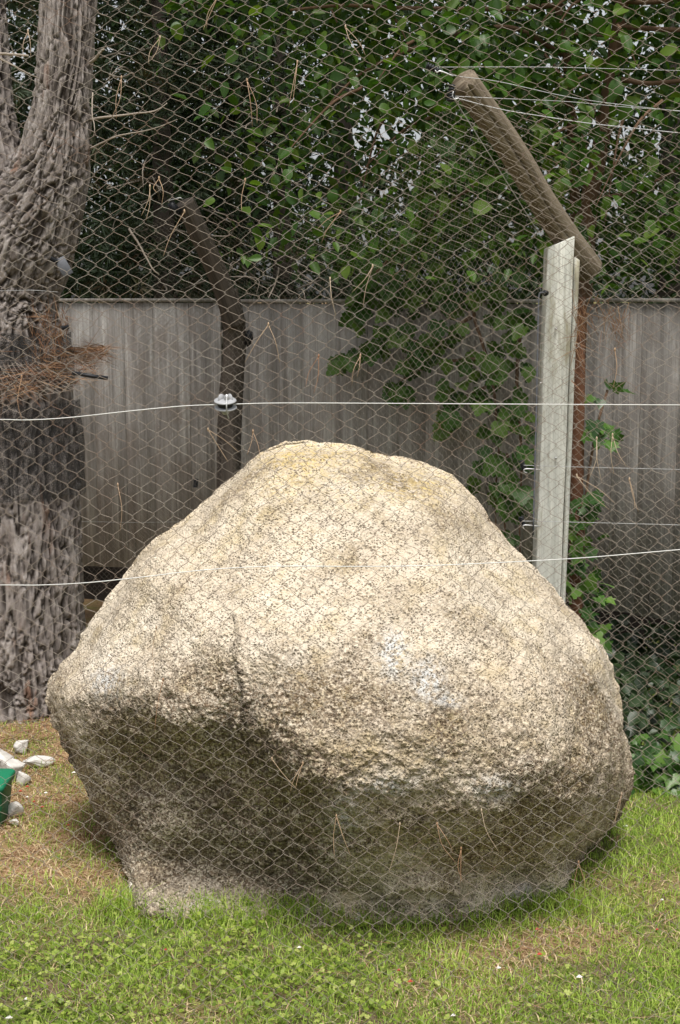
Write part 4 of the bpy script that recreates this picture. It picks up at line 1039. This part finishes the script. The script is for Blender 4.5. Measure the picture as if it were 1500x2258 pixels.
# ------------------------------------------------------------------ broadleaf tree at the upper right
def build_broadleaf():
    r = np.random.default_rng(21)
    o = np.array([1.15, 6.55, 0.0])
    root = thing('broadleaf_tree', 'leafy green broadleaf tree with bare brown stems behind the log arm', 'tree', loc=tuple(o))
    def limb(name, pts, r0, r1, n=40, s=10):
        mb = MB(); q = spline(np.array([AT(a, b, y) if b is not None else y for a, b, y in pts]) - o, n); add_tube(mb, q, np.linspace(r0, r1, n), s); return mb.obj(name, MSTEM, root)
    g = np.array([1.12, 6.6, 0.3])
    limb('trunk', [(0, None, g), (1275, 900, 6.55), (1297, 480, 6.4), (1316, 370, 6.35), (1336, 250, 6.3), (1356, 120, 6.25), (1372, 0, 6.2), (1385, -200, 6.2), (1400, -600, 6.3)], 0.045, 0.024, 60)
    limb('stem', [(0, None, g + [0.02, 0.05, 0.3]), (1268, 700, 6.6), (1268, 430, 6.55), (1258, 250, 6.5), (1250, 130, 6.45), (1236, 50, 6.45), (1225, -80, 6.45)], 0.026, 0.016, 50)
    limb('branch', [(1352, 172, 6.28), (1385, 178, 6.1), (1430, 184, 6.05), (1500, 178, 6.0), (1580, 170, 6.0)], 0.012, 0.008)
    limb('branch', [(1366, 58, 6.2), (1420, 62, 6.1), (1500, 66, 6.0), (1600, 60, 6.0)], 0.012, 0.008)
    limb('branch', [(1375, 2, 6.2), (1430, 6, 6.1), (1500, -4, 6.0), (1600, -20, 6.0)], 0.010, 0.008)
    limb('branch', [(1350, 80, 6.25), (1300, 78, 6.2), (1265, 75, 6.2)], 0.007, 0.004)
    limb('branch', [(1240, 10, 6.4), (1100, 20, 6.2), (900, 18, 6.1), (760, 12, 6.05), (640, 22, 6.0)], 0.012, 0.005)
    limb('branch', [(1240, 120, 6.4), (1120, 60, 6.2), (960, 90, 6.1), (800, 160, 6.0), (700, 260, 5.95)], 0.012, 0.004)
    limb('branch', [(1262, 330, 6.5), (1100, 380, 6.3), (950, 480, 6.2), (830, 600, 6.15)], 0.010, 0.004)
    limb('branch', [(1300, 440, 6.4), (1400, 420, 6.2), (1520, 360, 6.1)], 0.010, 0.005)
    rb = np.random.default_rng(77)
    for k in range(16):
        x0, y0 = rb.uniform(620, 1480), rb.uniform(-40, 330); dx, dy = rb.uniform(-200, 120), rb.uniform(60, 260); yy = rb.uniform(5.75, 6.4)
        limb('branch', [(x0, y0, yy), (x0 + dx * .35, y0 + dy * .2, yy - .05), (x0 + dx * .7, y0 + dy * .6, yy - .1), (x0 + dx, y0 + dy, yy - .12)], 0.0075, 0.002, 24, 6)
    # where the crown hangs: density in view, more beyond the frame
    def dens(px, py):
        d = sstep(360, 980, px + 0.15 * (300 - py)) * sstep(650, 540, py) * 0.9
        d = np.maximum(d, sstep(420, 640, px) * sstep(170, 40, py) * 0.85)
        d = np.maximum(d, sstep(330, 420, px) * sstep(120, 20, py) * 0.5)
        d = np.maximum(d, sstep(560, 640, px) * sstep(430, 330, py) * sstep(240, 310, py) * 0.55)
        gap = 0.35 * np.exp(-(((px - 770) / 95) ** 2 + ((py - 265) / 60) ** 2)) + np.exp(-(((px - 1480) / 40) ** 2 + ((py - 330) / 60) ** 2)) + 0.8 * np.exp(-(((px - 1065) / 50) ** 2 + ((py - 575) / 34) ** 2))
        return np.clip(d - 0.95 * gap, 0, 1)
    P, _ = clumps(r, 3300, 14, (-1.2, 5.6, 1.55), (3.0, 7.4, 4.2), (0.12, 0.12, 0.09))
    P2, _ = clumps(r, 150, 14, (0.9, 3.6, 2.95), (3.2, 5.7, 4.0), (0.14, 0.14, 0.09)); P = np.concatenate([P, P2])  # unseen clumps above the frame, added to shade the ivy bed
    px, py = to_px(P); inn = (py > -40) & (px < 1560)
    noise = 0.5 + 0.9 * fbm(P * 2.2, 2)
    k = np.where(inn, dens(px, py) * np.clip(1.5 * noise + 0.05, 0, 1.2), (P[:, 0] > -0.6) * 0.55) > r.random(len(P)) * 0.9
    P = P[k]; px, py = px[k], py[k]
    vis = (px > 0) & (px < 1500) & (py > 0) & (py < 700)
    idx = np.where(vis)[0]; order = idx[np.argsort(P[idx, 1])]
    # a first 300 nearest the viewer become leaves of their own
    big = order[:300]
    for q in big: place_leaf(BROAD, P[q], r.uniform(0.048, 0.078), root, o, r, 0.5, 0.45, 0.6, 0.6)
    rest = np.setdiff1d(np.arange(len(P)), big)
    V, F, rn = leaf_cloud(P[rest] - o, r.uniform(0.042, 0.080, len(rest)), r, 0.5, 0.5, 0.65, 0.8, 0.58)
    tag(obj('foliage', V, F, MBL, root, attrs={'rnd': rn}), None, None, None, 'stuff')
build_broadleaf()

# ------------------------------------------------------------------ vine hanging over the wall
def wall_y(px): return np.interp(px, [0, 480, 540, 760, 1000, 1180, 1310, 1500], [7.0, 6.88, 6.9, 6.68, 6.42, 6.2, 5.98, 5.75])
def build_vine():
    r = np.random.default_rng(31); o = np.array([0.5, 6.2, 0.0])
    root = thing('climbing_vine', 'dark green lobed-leaf vine hanging over the board wall', 'vine', loc=tuple(o))
    blobs = [(870, 635, 95, 50, 34), (800, 610, 45, 40, 12), (960, 650, 70, 40, 16), (1060, 630, 70, 40, 14), (1135, 690, 40, 60, 10), (780, 700, 16, 30, 4), (870, 735, 40, 22, 7), (820, 770, 30, 16, 7), (758, 800, 16, 14, 6),
             (935, 755, 34, 20, 9), (990, 735, 26, 14, 6), (915, 815, 26, 12, 6), (870, 850, 24, 18, 8), (910, 865, 10, 18, 3), (1040, 800, 50, 30, 10), (1095, 780, 36, 50, 10), (1140, 800, 26, 40, 7),
             (1010, 860, 28, 20, 9), (985, 925, 16, 18, 6), (1060, 885, 30, 14, 6), (1110, 930, 32, 22, 9), (1150, 900, 18, 40, 5), (1095, 1010, 36, 18, 9), (1150, 1000, 18, 40, 5), (1130, 1060, 28, 20, 7), (1070, 1080, 28, 8, 4), (1120, 1110, 18, 20, 4), (1160, 1090, 14, 30, 4), (1138, 1185, 16, 8, 3)]
    for (x, y, a, b, n) in blobs:
        for _ in range(n):
            px = x + a * r.normal() * 0.6; py = y + b * r.normal() * 0.6
            if px > 1180: continue
            P = AT(px, py, float(wall_y(px)) - r.uniform(0.03, 0.22))
            place_leaf(VINE, P, r.uniform(0.06, 0.10), root, o, r, 0.6, 0.8, 0.35, 0.8)
    for pts in ([(1060, 640), (1045, 690), (1065, 760), (1085, 830), (1095, 920), (1100, 1010), (1092, 1100), (1100, 1250)], [(1150, 700), (1140, 850), (1150, 1000), (1146, 1150), (1148, 1250)], [(1040, 700), (960, 740), (880, 760), (800, 780), (755, 805)], [(1060, 790), (970, 800), (900, 830), (860, 860)], [(1080, 850), (1020, 880), (985, 930)], [(1120, 1000), (1110, 1100), (1120, 1230)]):
        mb = MB(); q = spline(np.array([AT(a, b, float(wall_y(a)) - 0.07) for a, b in pts]) - o, 40); add_tube(mb, q, np.linspace(0.009, 0.003, 40), 6); mb.obj('stem', MSTEM, root)
build_vine()

def build_ivy():
    r = np.random.default_rng(41)
    o = np.array([0.9, 5.0, 0]); root = thing('ivy', 'green ivy climbing beside the foot of the pale timber post', 'ivy', 'ivy plants on the right', tuple(o))
    for (x, y, a, b, n) in [(1290, 1095, 20, 16, 8), (1300, 1130, 14, 18, 7), (1270, 1150, 16, 14, 6), (1285, 1200, 22, 26, 12), (1275, 1250, 22, 20, 10), (1285, 1300, 24, 26, 14), (1320, 1310, 20, 12, 6), (1270, 1340, 16, 20, 7), (1300, 1385, 18, 14, 6), (1318, 1400, 10, 16, 4), (1330, 860, 12, 14, 3), (1350, 865, 12, 8, 2), (1310, 955, 26, 18, 6), (1345, 950, 16, 14, 5), (1345, 975, 14, 6, 2)]:
        for _ in range(n): place_leaf(IVYM, AT(x + a * r.normal() * .7, y + b * r.normal() * .7, 5.02 + r.uniform(-.05, .08)), r.uniform(0.045, 0.075), root, o, r, 0.5, 0.7, 0.45, 0.7)
    mb = MB(); add_tube(mb, spline(np.array([AT(1290, 1500, 5.06), AT(1285, 1300, 5.06), AT(1292, 1100, 5.06), AT(1315, 950, 5.08), AT(1340, 860, 5.1)]) - o, 30), 0.005, 6); mb.obj('stem', MSTEM, root)
    o = np.array([1.1, 4.75, 0]); root = thing('ivy', 'bright low ivy bush right of the boulder base', 'ivy', 'ivy plants on the right', tuple(o))
    for _ in range(150):
        px = r.uniform(1385, 1590); py = 1690 + 62 * r.normal() * 0.6; py = min(py, 1752)
        place_leaf(IVYM, AT(px, py, 4.62 + (1752 - py) / 180 * 0.25 + r.uniform(-.04, .06)), r.uniform(0.045, 0.085), root, o, r, 0.65, 0.65, 0.45, 0.5)
    # dark ivy under and behind the right wall panel
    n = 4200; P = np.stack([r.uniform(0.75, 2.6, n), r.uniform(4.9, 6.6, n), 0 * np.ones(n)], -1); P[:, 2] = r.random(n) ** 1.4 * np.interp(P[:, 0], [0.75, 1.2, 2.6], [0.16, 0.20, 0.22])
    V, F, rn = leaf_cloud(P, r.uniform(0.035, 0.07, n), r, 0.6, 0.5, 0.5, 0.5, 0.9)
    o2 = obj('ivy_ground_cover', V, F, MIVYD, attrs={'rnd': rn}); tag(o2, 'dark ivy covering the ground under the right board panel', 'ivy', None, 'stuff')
build_ivy()

# ------------------------------------------------------------------ conifers and evergreens behind the wall
def conifer(label, x, y, z0, z1, rad, n, r, gapk=0.0):
    root = thing('conifer', label, 'tree', 'dark conifers behind the wall', (x, y, 0)); o = np.array([x, y, 0])
    mb = MB(); add_tube(mb, np.array([(x, y, 0.0), (x + .02, y, 1.5), (x, y, z1)]) - o, [0.09, 0.07, 0.02], 10); mb.obj('trunk', MLOGD, root)
    mb = MB()
    for k in range(26):
        z = r.uniform(1.3, z1 - 0.8); a = r.uniform(math.pi, 2 * math.pi); L_ = r.uniform(0.3, rad)
        p = np.array([0, 0, z]); e = np.array([L_ * math.cos(a), L_ * math.sin(a), z + r.uniform(-0.25, 0.2)])
        add_tube(mb, spline([p, (p + e) / 2 + [0, 0, r.uniform(-.06, .06)], e, e + [r.uniform(-.1, .1), -0.05, r.uniform(-.12, .05)]], 14), np.linspace(0.008, 0.002, 14), 5)
    tag(mb.obj('dead_twigs', MTWIG, root), None, None, None, 'stuff')
    nc = n // 30; t = r.random(nc); a = r.uniform(0, 2 * math.pi, nc); rr = rad * np.sqrt(r.random(nc)) * (1 - 0.35 * t)
    c = np.stack([x + rr * np.cos(a), y + rr * np.sin(a), z0 + (z1 - z0) * t], -1)
    P = np.repeat(c, 30, 0); d = r.normal(size=P.shape) + np.array([0, -0.3, 0.15]); d /= np.linalg.norm(d, axis=1)[:, None]
    V, F, rn = blades(P + d * 0.02 - o, d, r.uniform(0.03, 0.09, len(P)), r.uniform(0.006, 0.014, len(P)), r, 0.15)
    rn = np.repeat(np.repeat(np.clip(r.random(nc) ** 1.3, 0, 1), 30), 4) * 0.8 + rn * 0.2
    tag(obj('crown', V, F, MCON, root, attrs={'rnd': rn}), None, None, None, 'stuff')
rc = np.random.default_rng(51)
conifer('dense grey-green conifer behind the left board panel', -1.0, 8.1, 0.4, 4.2, 0.66, 30000, rc)
conifer('grey-green conifer right above the dark leaning arm', -0.35, 8.5, 0.4, 3.6, 0.5, 15000, rc)
conifer('shadowy conifer at far left behind the pine trunk', -2.0, 7.9, 0.3, 4.4, 0.66, 24000, rc)
def evergreen(label, x, y, w, z0, z1, n, seed, thin=1.0):
    r = np.random.default_rng(seed); o = np.array([x, y, 0]); root = thing('evergreen_tree', label, 'tree', 'dark evergreens far behind the wall', (x, y, 0))
    mb = MB(); add_tube(mb, np.array([(0, 0, 0), (0.05, 0, z1 * 0.4), (-0.03, 0, z1 * 0.8)]), [0.12, 0.09, 0.03], 10); mb.obj('trunk', MLOGD, root)
    c = r.uniform((-w, -0.7, z0), (w, 0.7, z1), (n // 26, 3)); P = np.repeat(c, 26, 0) + r.normal(size=(len(c) * 26, 3)) * np.array([0.16, 0.12, 0.14])
    keep = fbm((P + o) * 1.6, 2) > -0.42 * thin; P = P[keep]
    V, F, rn = leaf_cloud(P, r.uniform(0.035, 0.085, len(P)), r, 0.4, 0.5, 0.7, 0.7, 0.5)
    tag(obj('crown', V, F, MDARK, root, attrs={'rnd': rn}), None, None, None, 'stuff')
evergreen('dark evergreen behind the conifers at the left', -2.3, 9.6, 1.5, 0.2, 5.0, 34000, 61, 1.4)
evergreen('dark evergreen with sky showing through behind the middle of the wall', 0.0, 10.4, 1.35, 0.2, 5.2, 27000, 62, 0.95)
evergreen('dark evergreen closing the gap above the left board panel', -1.3, 10.2, 1.0, 0.2, 5.2, 20000, 64, 1.1)
evergreen('dark evergreen behind the broadleaf tree at the right', 2.2, 9.8, 1.6, 0.2, 5.0, 30000, 63, 1.3)

# ------------------------------------------------------------------ pine needles caught in the front netting
NEED = [((480, -6), [(448, 66), (456, 62)], 'at the top edge left of centre'), ((353, 84), [(328, 141), (334, 132)], 'right of the pine stem near the top'), ((268, 172), [(247, 258), (257, 262)], 'beside the pine fork'),
        ((656, 138), [(637, 236), (646, 228)], 'in the upper middle before the dark leaves'), ((545, 178), [(557, 278), (567, 272)], 'above the dark leaning arm, upright'), ((762, 60), [(795, 124), (806, 122)], 'upper middle, slanting down right'),
        ((331, 412), [(312, 476), (322, 486)], 'just left of the dark leaning arm'), ((351, 394), [(357, 452), (346, 425)], 'by the tip of the dark leaning arm'), ((407, 467), [(360, 566)], 'crossing the dark leaning arm'), ((541, 398), [(533, 466)], 'right of the dark arm, nearly upright'),
        ((751, 468), [(709, 536), (700, 505)], 'above the middle of the wall'), ((62, 70), [(52, 130), (68, 128)], 'at the top left beside the pine'), ((48, 832), [(50, 930)], 'before the needle shelf on the pine'), ((822, 588), [(776, 645), (801, 677)], 'over the vine above the wall, wide V shape'), ((728, 616), [(741, 697)], 'pale one before the wall top'),
        ((795, 785), [(776, 850), (788, 832)], 'before the left end of the vine'), ((592, 716), [(540, 799), (617, 800)], 'in a wide V right of the dark post'), ((703, 786), [(674, 853), (692, 868)], 'before the middle boards above the boulder'), ((459, 948), [(503, 1018), (526, 997)], 'across the foot of the dark post'), ((558, 952), [(545, 1003), (574, 1012)], 'just above the left top of the boulder'),
        ((260, 1070), [(265, 1172)], 'upright before the light grey boards'), ((1316, 968), [(1300, 1054), (1326, 1058)], 'hooked on the mesh right of the brown stake'), ((1351, 960), [(1381, 1028), (1354, 1045)], 'before the dark boards right of the stake'), ((1272, 1050), [(1356, 1110), (1344, 1124)], 'slanting beside the low ivy'), ((1388, 1058), [(1408, 1128), (1400, 1122)], 'on the dark boards near the right edge'),
        ((345, 1385), [(343, 1496)], 'on the left shoulder of the boulder'), ((360, 1500), [(341, 1612)], 'lower left on the boulder, single'), ((668, 1684), [(640, 1747), (652, 1738)], 'on the boulder near its middle ridge'), ((600, 1674), [(655, 1740)], 'left of the middle ridge of the boulder'), ((742, 1800), [(738, 1892), (774, 1888)], 'low on the boulder centre'),
        ((882, 1818), [(857, 1927)], 'low on the boulder, leaning left'), ((964, 1818), [(1005, 1902), (1000, 1882)], 'low on the boulder, leaning right'), ((1062, 1788), [(1101, 1880)], 'on the dark lower right of the boulder'), ((1017, 1872), [(1016, 1948), (1021, 1944)], 'just above the mortar footing'), ((1371, 1752), [(1350, 1822), (1357, 1818)], 'at the lower right edge of the boulder'), ((1276, 1902), [(1267, 1982), (1288, 1984)], 'before the grass right of the footing'), ((1356, 772), [(1352, 856)], 'right of the stake before dark boards, high'), ((418, 1958), [(383, 2052), (396, 2052)], 'before the left foot of the boulder'), ((463, 2170), [(455, 2256)], 'before the clover at the bottom')]
def build_needles():
    r = np.random.default_rng(71)
    for (top, tips, where) in NEED:
        o = AT(top[0], top[1], YN - 0.006); mb = MB()
        for k, t in enumerate(tips):
            e = AT(t[0], t[1], YN - 0.012 - 0.006 * r.random()); mid = (o + e) / 2 + np.array([r.uniform(-.008, .008), r.uniform(-.008, .002), r.uniform(-.003, .003)])
            add_tube(mb, spline([o - o, mid - o, e - o], 10), np.linspace(0.00066, 0.0004, 10), 5)
        lathe(mb, [(0.0001, -0.003), (0.0017, -0.001), (0.0015, 0.003), (0.0001, 0.005)], (0, 0, 0), (0, 0, 1), 6)
        ob = mb.obj('pine_needle', MNEED); ob.location = o
        tag(ob, 'tan pine needle in the front netting ' + where, 'pine needle', 'pine needles caught in the netting')
    # rusty needles snagged in the rear netting by the stake
    n = 150; px = np.concatenate([1283 + 10 * r.normal(size=50), 1345 + 32 * r.normal(size=60), 1268 + 6 * r.normal(size=40)]); py = np.concatenate([690 + 22 * r.normal(size=50), 690 + 22 * r.normal(size=60), 760 + 50 * r.normal(size=40)])
    B = ATv(px, py, np.full(n, 4.72)); d = r.normal(size=(n, 3)) * [0.5, 0.2, 0.3] + [0.1, 0, -0.8]; d /= np.linalg.norm(d, axis=1)[:, None]
    V, F, rn = blades(B, d, r.uniform(0.05, 0.11, n), 0.0022, r)
    tag(obj('snagged_needles', V, F, MNEEDR, attrs={'rnd': rn}), 'rust-red needles snagged in the rear netting beside the pale post', 'needles', None, 'stuff')
build_needles()

# ------------------------------------------------------------------ stones, green box
def rough_stone(name, label, c, s, seed, group, mat=MLIME):
    r = np.random.default_rng(seed); n, m = 30, 44; V = []
    th = np.linspace(0.02, math.pi - 0.02, n); ph = np.arange(m) / m * 2 * math.pi
    TH, PH = np.meshgrid(th, ph, indexing='ij'); D = np.stack([np.sin(TH) * np.cos(PH), np.sin(TH) * np.sin(PH), np.cos(TH)], -1).reshape(-1, 3)
    pn = r.normal(size=(11, 3)); pn /= np.linalg.norm(pn, axis=1)[:, None]; pd = r.uniform(0.55, 0.85, 11)
    k = D @ pn.T; R = np.min(np.where(k > 0.05, pd / np.maximum(k, 0.05), 9), axis=1); R = np.minimum(R, 1.6)
    s = [s[0] * 0.66, s[1] * 0.66, s[2] * 0.55]; P = D * R[:, None] * np.array(s); P += 0.06 * np.array(s) * fbm(D * 4 + seed, 3)[:, None] * D
    i = np.arange(n - 1)[:, None] * m; j = np.arange(m)[None]; j2 = (j + 1) % m
    F = np.stack([i + j, i + m + j, i + m + j2, i + j2], -1).reshape(-1, 4)
    o = obj(name, P, F, mat, None, False); o.location = (c[0], c[1], c[2] * 0.55)
    tag(o, label, 'stone', group); return o
g_ = 'white stones left of the boulder'
a = GR(28, 1712); rough_stone('limestone', 'large white limestone block lying left of the boulder', (a[0], a[1], 0.05), (0.085, 0.07, 0.075), 1, g_)
a = GR(-20, 1700); rough_stone('limestone', 'white limestone block at the picture edge behind the green box', (a[0], a[1] + .05, 0.06), (0.07, 0.08, 0.085), 2, g_)
a = GR(38, 1668); rough_stone('limestone', 'grey-white angular stone on top of the white pile', (a[0], a[1] + .06, 0.03), (0.05, 0.05, 0.055), 3, g_)
a = GR(82, 1690); rough_stone('limestone', 'white elongated stone pointing towards the boulder', (a[0], a[1], 0.03), (0.065, 0.045, 0.04), 4, g_)
a = GR(48, 1722); rough_stone('limestone', 'small white stone at the front of the pile', (a[0], a[1], 0.02), (0.035, 0.03, 0.045), 6, g_)
a = GR(28, 1796); rough_stone('limestone', 'small pale stone beside the green box', (a[0], a[1], 0.015), (0.035, 0.03, 0.04), 7, g_)
a = GR(30, 1815); rough_stone('limestone', 'flat white pebble in the dry grass by the green box', (a[0], a[1], 0.008), (0.028, 0.02, 0.016), 8, g_)
def build_box():
    c = GR(-42, 1808); root = thing('green_box', 'green plastic box with rimmed lid at the left picture edge', 'box', None, (c[0], c[1], 0))
    mb = MB(); prof = []
    def ring(w, d, z, n=8):
        pts = []
        for (sx, sy, a0) in ((1, 1, 0), (-1, 1, 90), (-1, -1, 180), (1, -1, 270)):
            for k in range(5):
                a = math.radians(a0 + k * 22.5); pts.append((sx * (w - 0.015) + 0.015 * math.cos(a), sy * (d - 0.015) + 0.015 * math.sin(a), z))
        return np.array(pts)
    def loft(rings):
        V = np.concatenate(rings); m = len(rings[0]); n = len(rings); i = np.arange(n - 1)[:, None] * m; j = np.arange(m)[None]; j2 = (j + 1) % m
        return V, np.stack([i + j, i + j2, i + m + j2, i + m + j], -1).reshape(-1, 4)
    V, F = loft([ring(0.016, 0.016, 0.002), ring(0.078, 0.07, 0.0), ring(0.084, 0.076, 0.06), ring(0.090, 0.082, 0.118)]); obj('body', V, F, MGREEN, root)
    V, F = loft([ring(0.092, 0.084, 0.119), ring(0.097, 0.089, 0.120), ring(0.098, 0.090, 0.138), ring(0.092, 0.084, 0.143), ring(0.016, 0.016, 0.145)]); obj('lid', V, F, MGREEN, root)
build_box()

# ------------------------------------------------------------------ grass, clover, straw
def scatter(n, r, x0=-1.9, x1=1.9, y0=2.7, y1=6.8):
    X = r.uniform(x0, x1, n); Y = y0 + (y1 - y0) * r.random(n) ** 1.35
    k = np.abs(X) < 0.27 * Y + 0.25
    X, Y = X[k], Y[k]
    inside = (X > -0.60) & (X < 0.66) & (Y > 3.86) & (Y < 4.6)
    X, Y = X[~inside], Y[~inside]
    return X, Y
def build_grass():
    r = np.random.default_rng(81)
    def blade_mesh(X, Y, h, lean, w, r):
        n = len(X); Z = ground_z(X, Y); B = np.stack([X, Y, Z - 0.003], -1)
        a = r.uniform(0, 2 * math.pi, n); d = np.stack([np.cos(a), np.sin(a), 0 * a], -1); s = np.stack([-np.sin(a), np.cos(a), 0 * a], -1)
        up = np.array([0, 0, 1.0])
        m = B + up * (h * 0.55)[:, None] + d * (h * lean * 0.35)[:, None]; t = B + up * (h * (1 - 0.25 * lean))[:, None] + d * (h * lean)[:, None]
        w = w[:, None] / 2
        V = np.stack([B - s * w, B + s * w, m + s * w * 0.8, m - s * w * 0.8, t], 1).reshape(-1, 3)
        k = np.arange(n)[:, None] * 5
        return V, [k + [[0, 1, 2, 3]], k + [[3, 2, 4]]], 5
    # green blades
    X, Y = scatter(270000, r); dr = dryness(X, Y); n3 = fbm(np.stack([X * 5, Y * 5, 0 * X + 9], -1), 2)
    k = r.random(len(X)) > 0.12 + 0.78 * dr; X, Y, n3 = X[k], Y[k], n3[k]
    near = np.exp(-((Y - 3.68) / 0.08) ** 2) * (np.abs(X) < 0.68)
    k = (X < 0.05) & (Y < 3.6) & (r.random(len(X)) < 0.25); X, Y, n3, near = X[~k], Y[~k], n3[~k], near[~k]
    h = r.uniform(0.014, 0.036, len(X)) * (1 + 0.7 * np.clip(n3, -0.6, 1)) + near * r.uniform(0, 0.065, len(X))
    V, F, c = blade_mesh(X, Y, h, r.uniform(0.2, 1.3, len(X)), r.uniform(0.0015, 0.0036, len(X)), r)
    tag(obj('grass', V, F, MGRASS, attrs={'rnd': np.repeat(np.clip(r.random(len(X)) * 0.75 + 0.25 * n3 + 0.1, 0, 1), c)}), 'short green lawn grass around the boulder', 'grass', None, 'stuff')
    # dry blades
    X, Y = scatter(130000, r); dr = dryness(X, Y); k = r.random(len(X)) < 0.09 + 0.9 * dr; X, Y = X[k], Y[k]
    h = r.uniform(0.008, 0.030, len(X))
    V, F, c = blade_mesh(X, Y, h, r.uniform(0.8, 3.2, len(X)), r.uniform(0.0018, 0.0040, len(X)), r)
    tag(obj('dry_grass', V, F, MSTRAW, attrs={'rnd': np.repeat(r.random(len(X)), c)}), 'dry straw-coloured grass mixed into the lawn', 'grass', None, 'stuff')
    # fallen needles
    X, Y = scatter(34000, r); left = sstep(-0.2, -0.6, X) * sstep(3.7, 4.2, Y); pn_ = 0.04 + 1.0 * left * np.clip(0.6 + fbm(np.stack([X * 3, Y * 3, 0 * X], -1), 2), 0, 1)
    k = r.random(len(X)) < pn_; X, Y = X[k], Y[k]; B = np.stack([X, Y, ground_z(X, Y) + r.uniform(0.006, 0.026, len(X))], -1)
    d = r.normal(size=B.shape); d[:, 2] *= 0.10; d /= np.linalg.norm(d, axis=1)[:, None]
    V, F, rn = blades(B, d, r.uniform(0.05, 0.13, len(B)), 0.0020, r)
    tag(obj('fallen_needles', V, F, MNEEDR, attrs={'rnd': rn}), 'rust-brown fallen pine needles strewn over the lawn', 'needles', None, 'stuff')
    # clover: three heart leaflets
    X, Y = scatter(105000, r, -1.3, 1.3, 2.7, 4.0)
    n4 = fbm(np.stack([X * 3.2, Y * 3.2, 0 * X + 20], -1), 3)
    pc = 0.20 * np.clip(0.85 * sstep(0.30, -0.05, X + 0.25 * n4) * sstep(3.80, 3.52, Y) + 0.18 * sstep(3.6, 3.3, Y), 0, 1) * np.clip(0.55 + n4 * 1.1, 0.05, 1) * (1 - 0.75 * dryness(X, Y))
    k = r.random(len(X)) < pc; X, Y = X[k], Y[k]; n = len(X)
    Z = ground_z(X, Y) + r.uniform(0.012, 0.034, n); S = r.uniform(0.0032, 0.0088, n) ; yaw = r.uniform(0, 2 * math.pi, n); tilt = r.normal(0, 0.35, (n, 2))
    leaf = np.array([(0, 0.02), (0.52, 0.35), (0.50, 0.85), (0.0, 0.84), (-0.50, 0.85), (-0.52, 0.35)])
    Vs = []
    for q in range(3):
        a = yaw + q * 2 * math.pi / 3
        lx = leaf[None, :, 0] * np.cos(a)[:, None] - leaf[None, :, 1] * np.sin(a)[:, None]; ly = leaf[None, :, 0] * np.sin(a)[:, None] + leaf[None, :, 1] * np.cos(a)[:, None]
        lz = lx * tilt[:, :1] + ly * tilt[:, 1:] + 0.18 * np.abs(leaf[None, :, 0])
        Vs.append(np.stack([X[:, None] + lx * S[:, None], Y[:, None] + ly * S[:, None], Z[:, None] + lz * S[:, None]], -1))
    V = np.stack(Vs, 1).reshape(-1, 3); kq = np.arange(n * 3)[:, None] * 6
    F = np.concatenate([kq + [[0, 1, 2, 3]], kq + [[0, 3, 4, 5]]])
    tag(obj('clover', V, F, MCLOV, attrs={'rnd': np.repeat(r.random(n), 18)}), 'bright green clover carpeting the lawn in the foreground', 'clover', None, 'stuff')
build_grass()
def build_petals():
    r = np.random.default_rng(91)
    for (nm, lab, spots, mat, sz) in (('red_petals', 'scattered small red bits fallen on the lawn', [(1450, 2050), (1190, 2105), (905, 2165), (880, 2140), (60, 1735), (45, 1745), (75, 1768), (92, 1780), (150, 1820), (1185, 2050), (365, 2095)], MNRED, 0.007),
                                  ('white_petals', 'scattered small white petals fallen on the lawn', [(1278, 2155), (1380, 1822), (1100, 2135), (101, 1749), (60, 1758), (163, 1704), (1460, 1985), (20, 2245), (58, 2204), (1000, 2240), (660, 2090)], MNWHT, 0.008)):
        V = []; T = []
        for (a, b) in spots:
            g = GR(a, b, 0.022); q = sz * r.uniform(0.6, 1.2); n0 = len(V)
            V += [g + [-q, 0, 0], g + [0, -q * 0.7, 0.002], g + [q, 0, 0.001], g + [0, q * 0.7, 0.004], g + [0, 0, -0.002]]
            T += [[n0, n0 + 1, n0 + 4], [n0 + 1, n0 + 2, n0 + 4], [n0 + 2, n0 + 3, n0 + 4], [n0 + 3, n0, n0 + 4]]
        tag(obj(nm, np.array(V), np.array(T), mat), lab, 'petals', None, 'stuff')
MNRED = mat_plain('red petal', (0.32, 0.05, 0.025), 0.7); MNWHT = mat_plain('white petal', (0.6, 0.58, 0.54), 0.7)
build_petals()
print('objects', len(sc.objects), 'tris', sum(len(o.data.loops) - 2 * len(o.data.polygons) for o in sc.objects if o.type == 'MESH'))
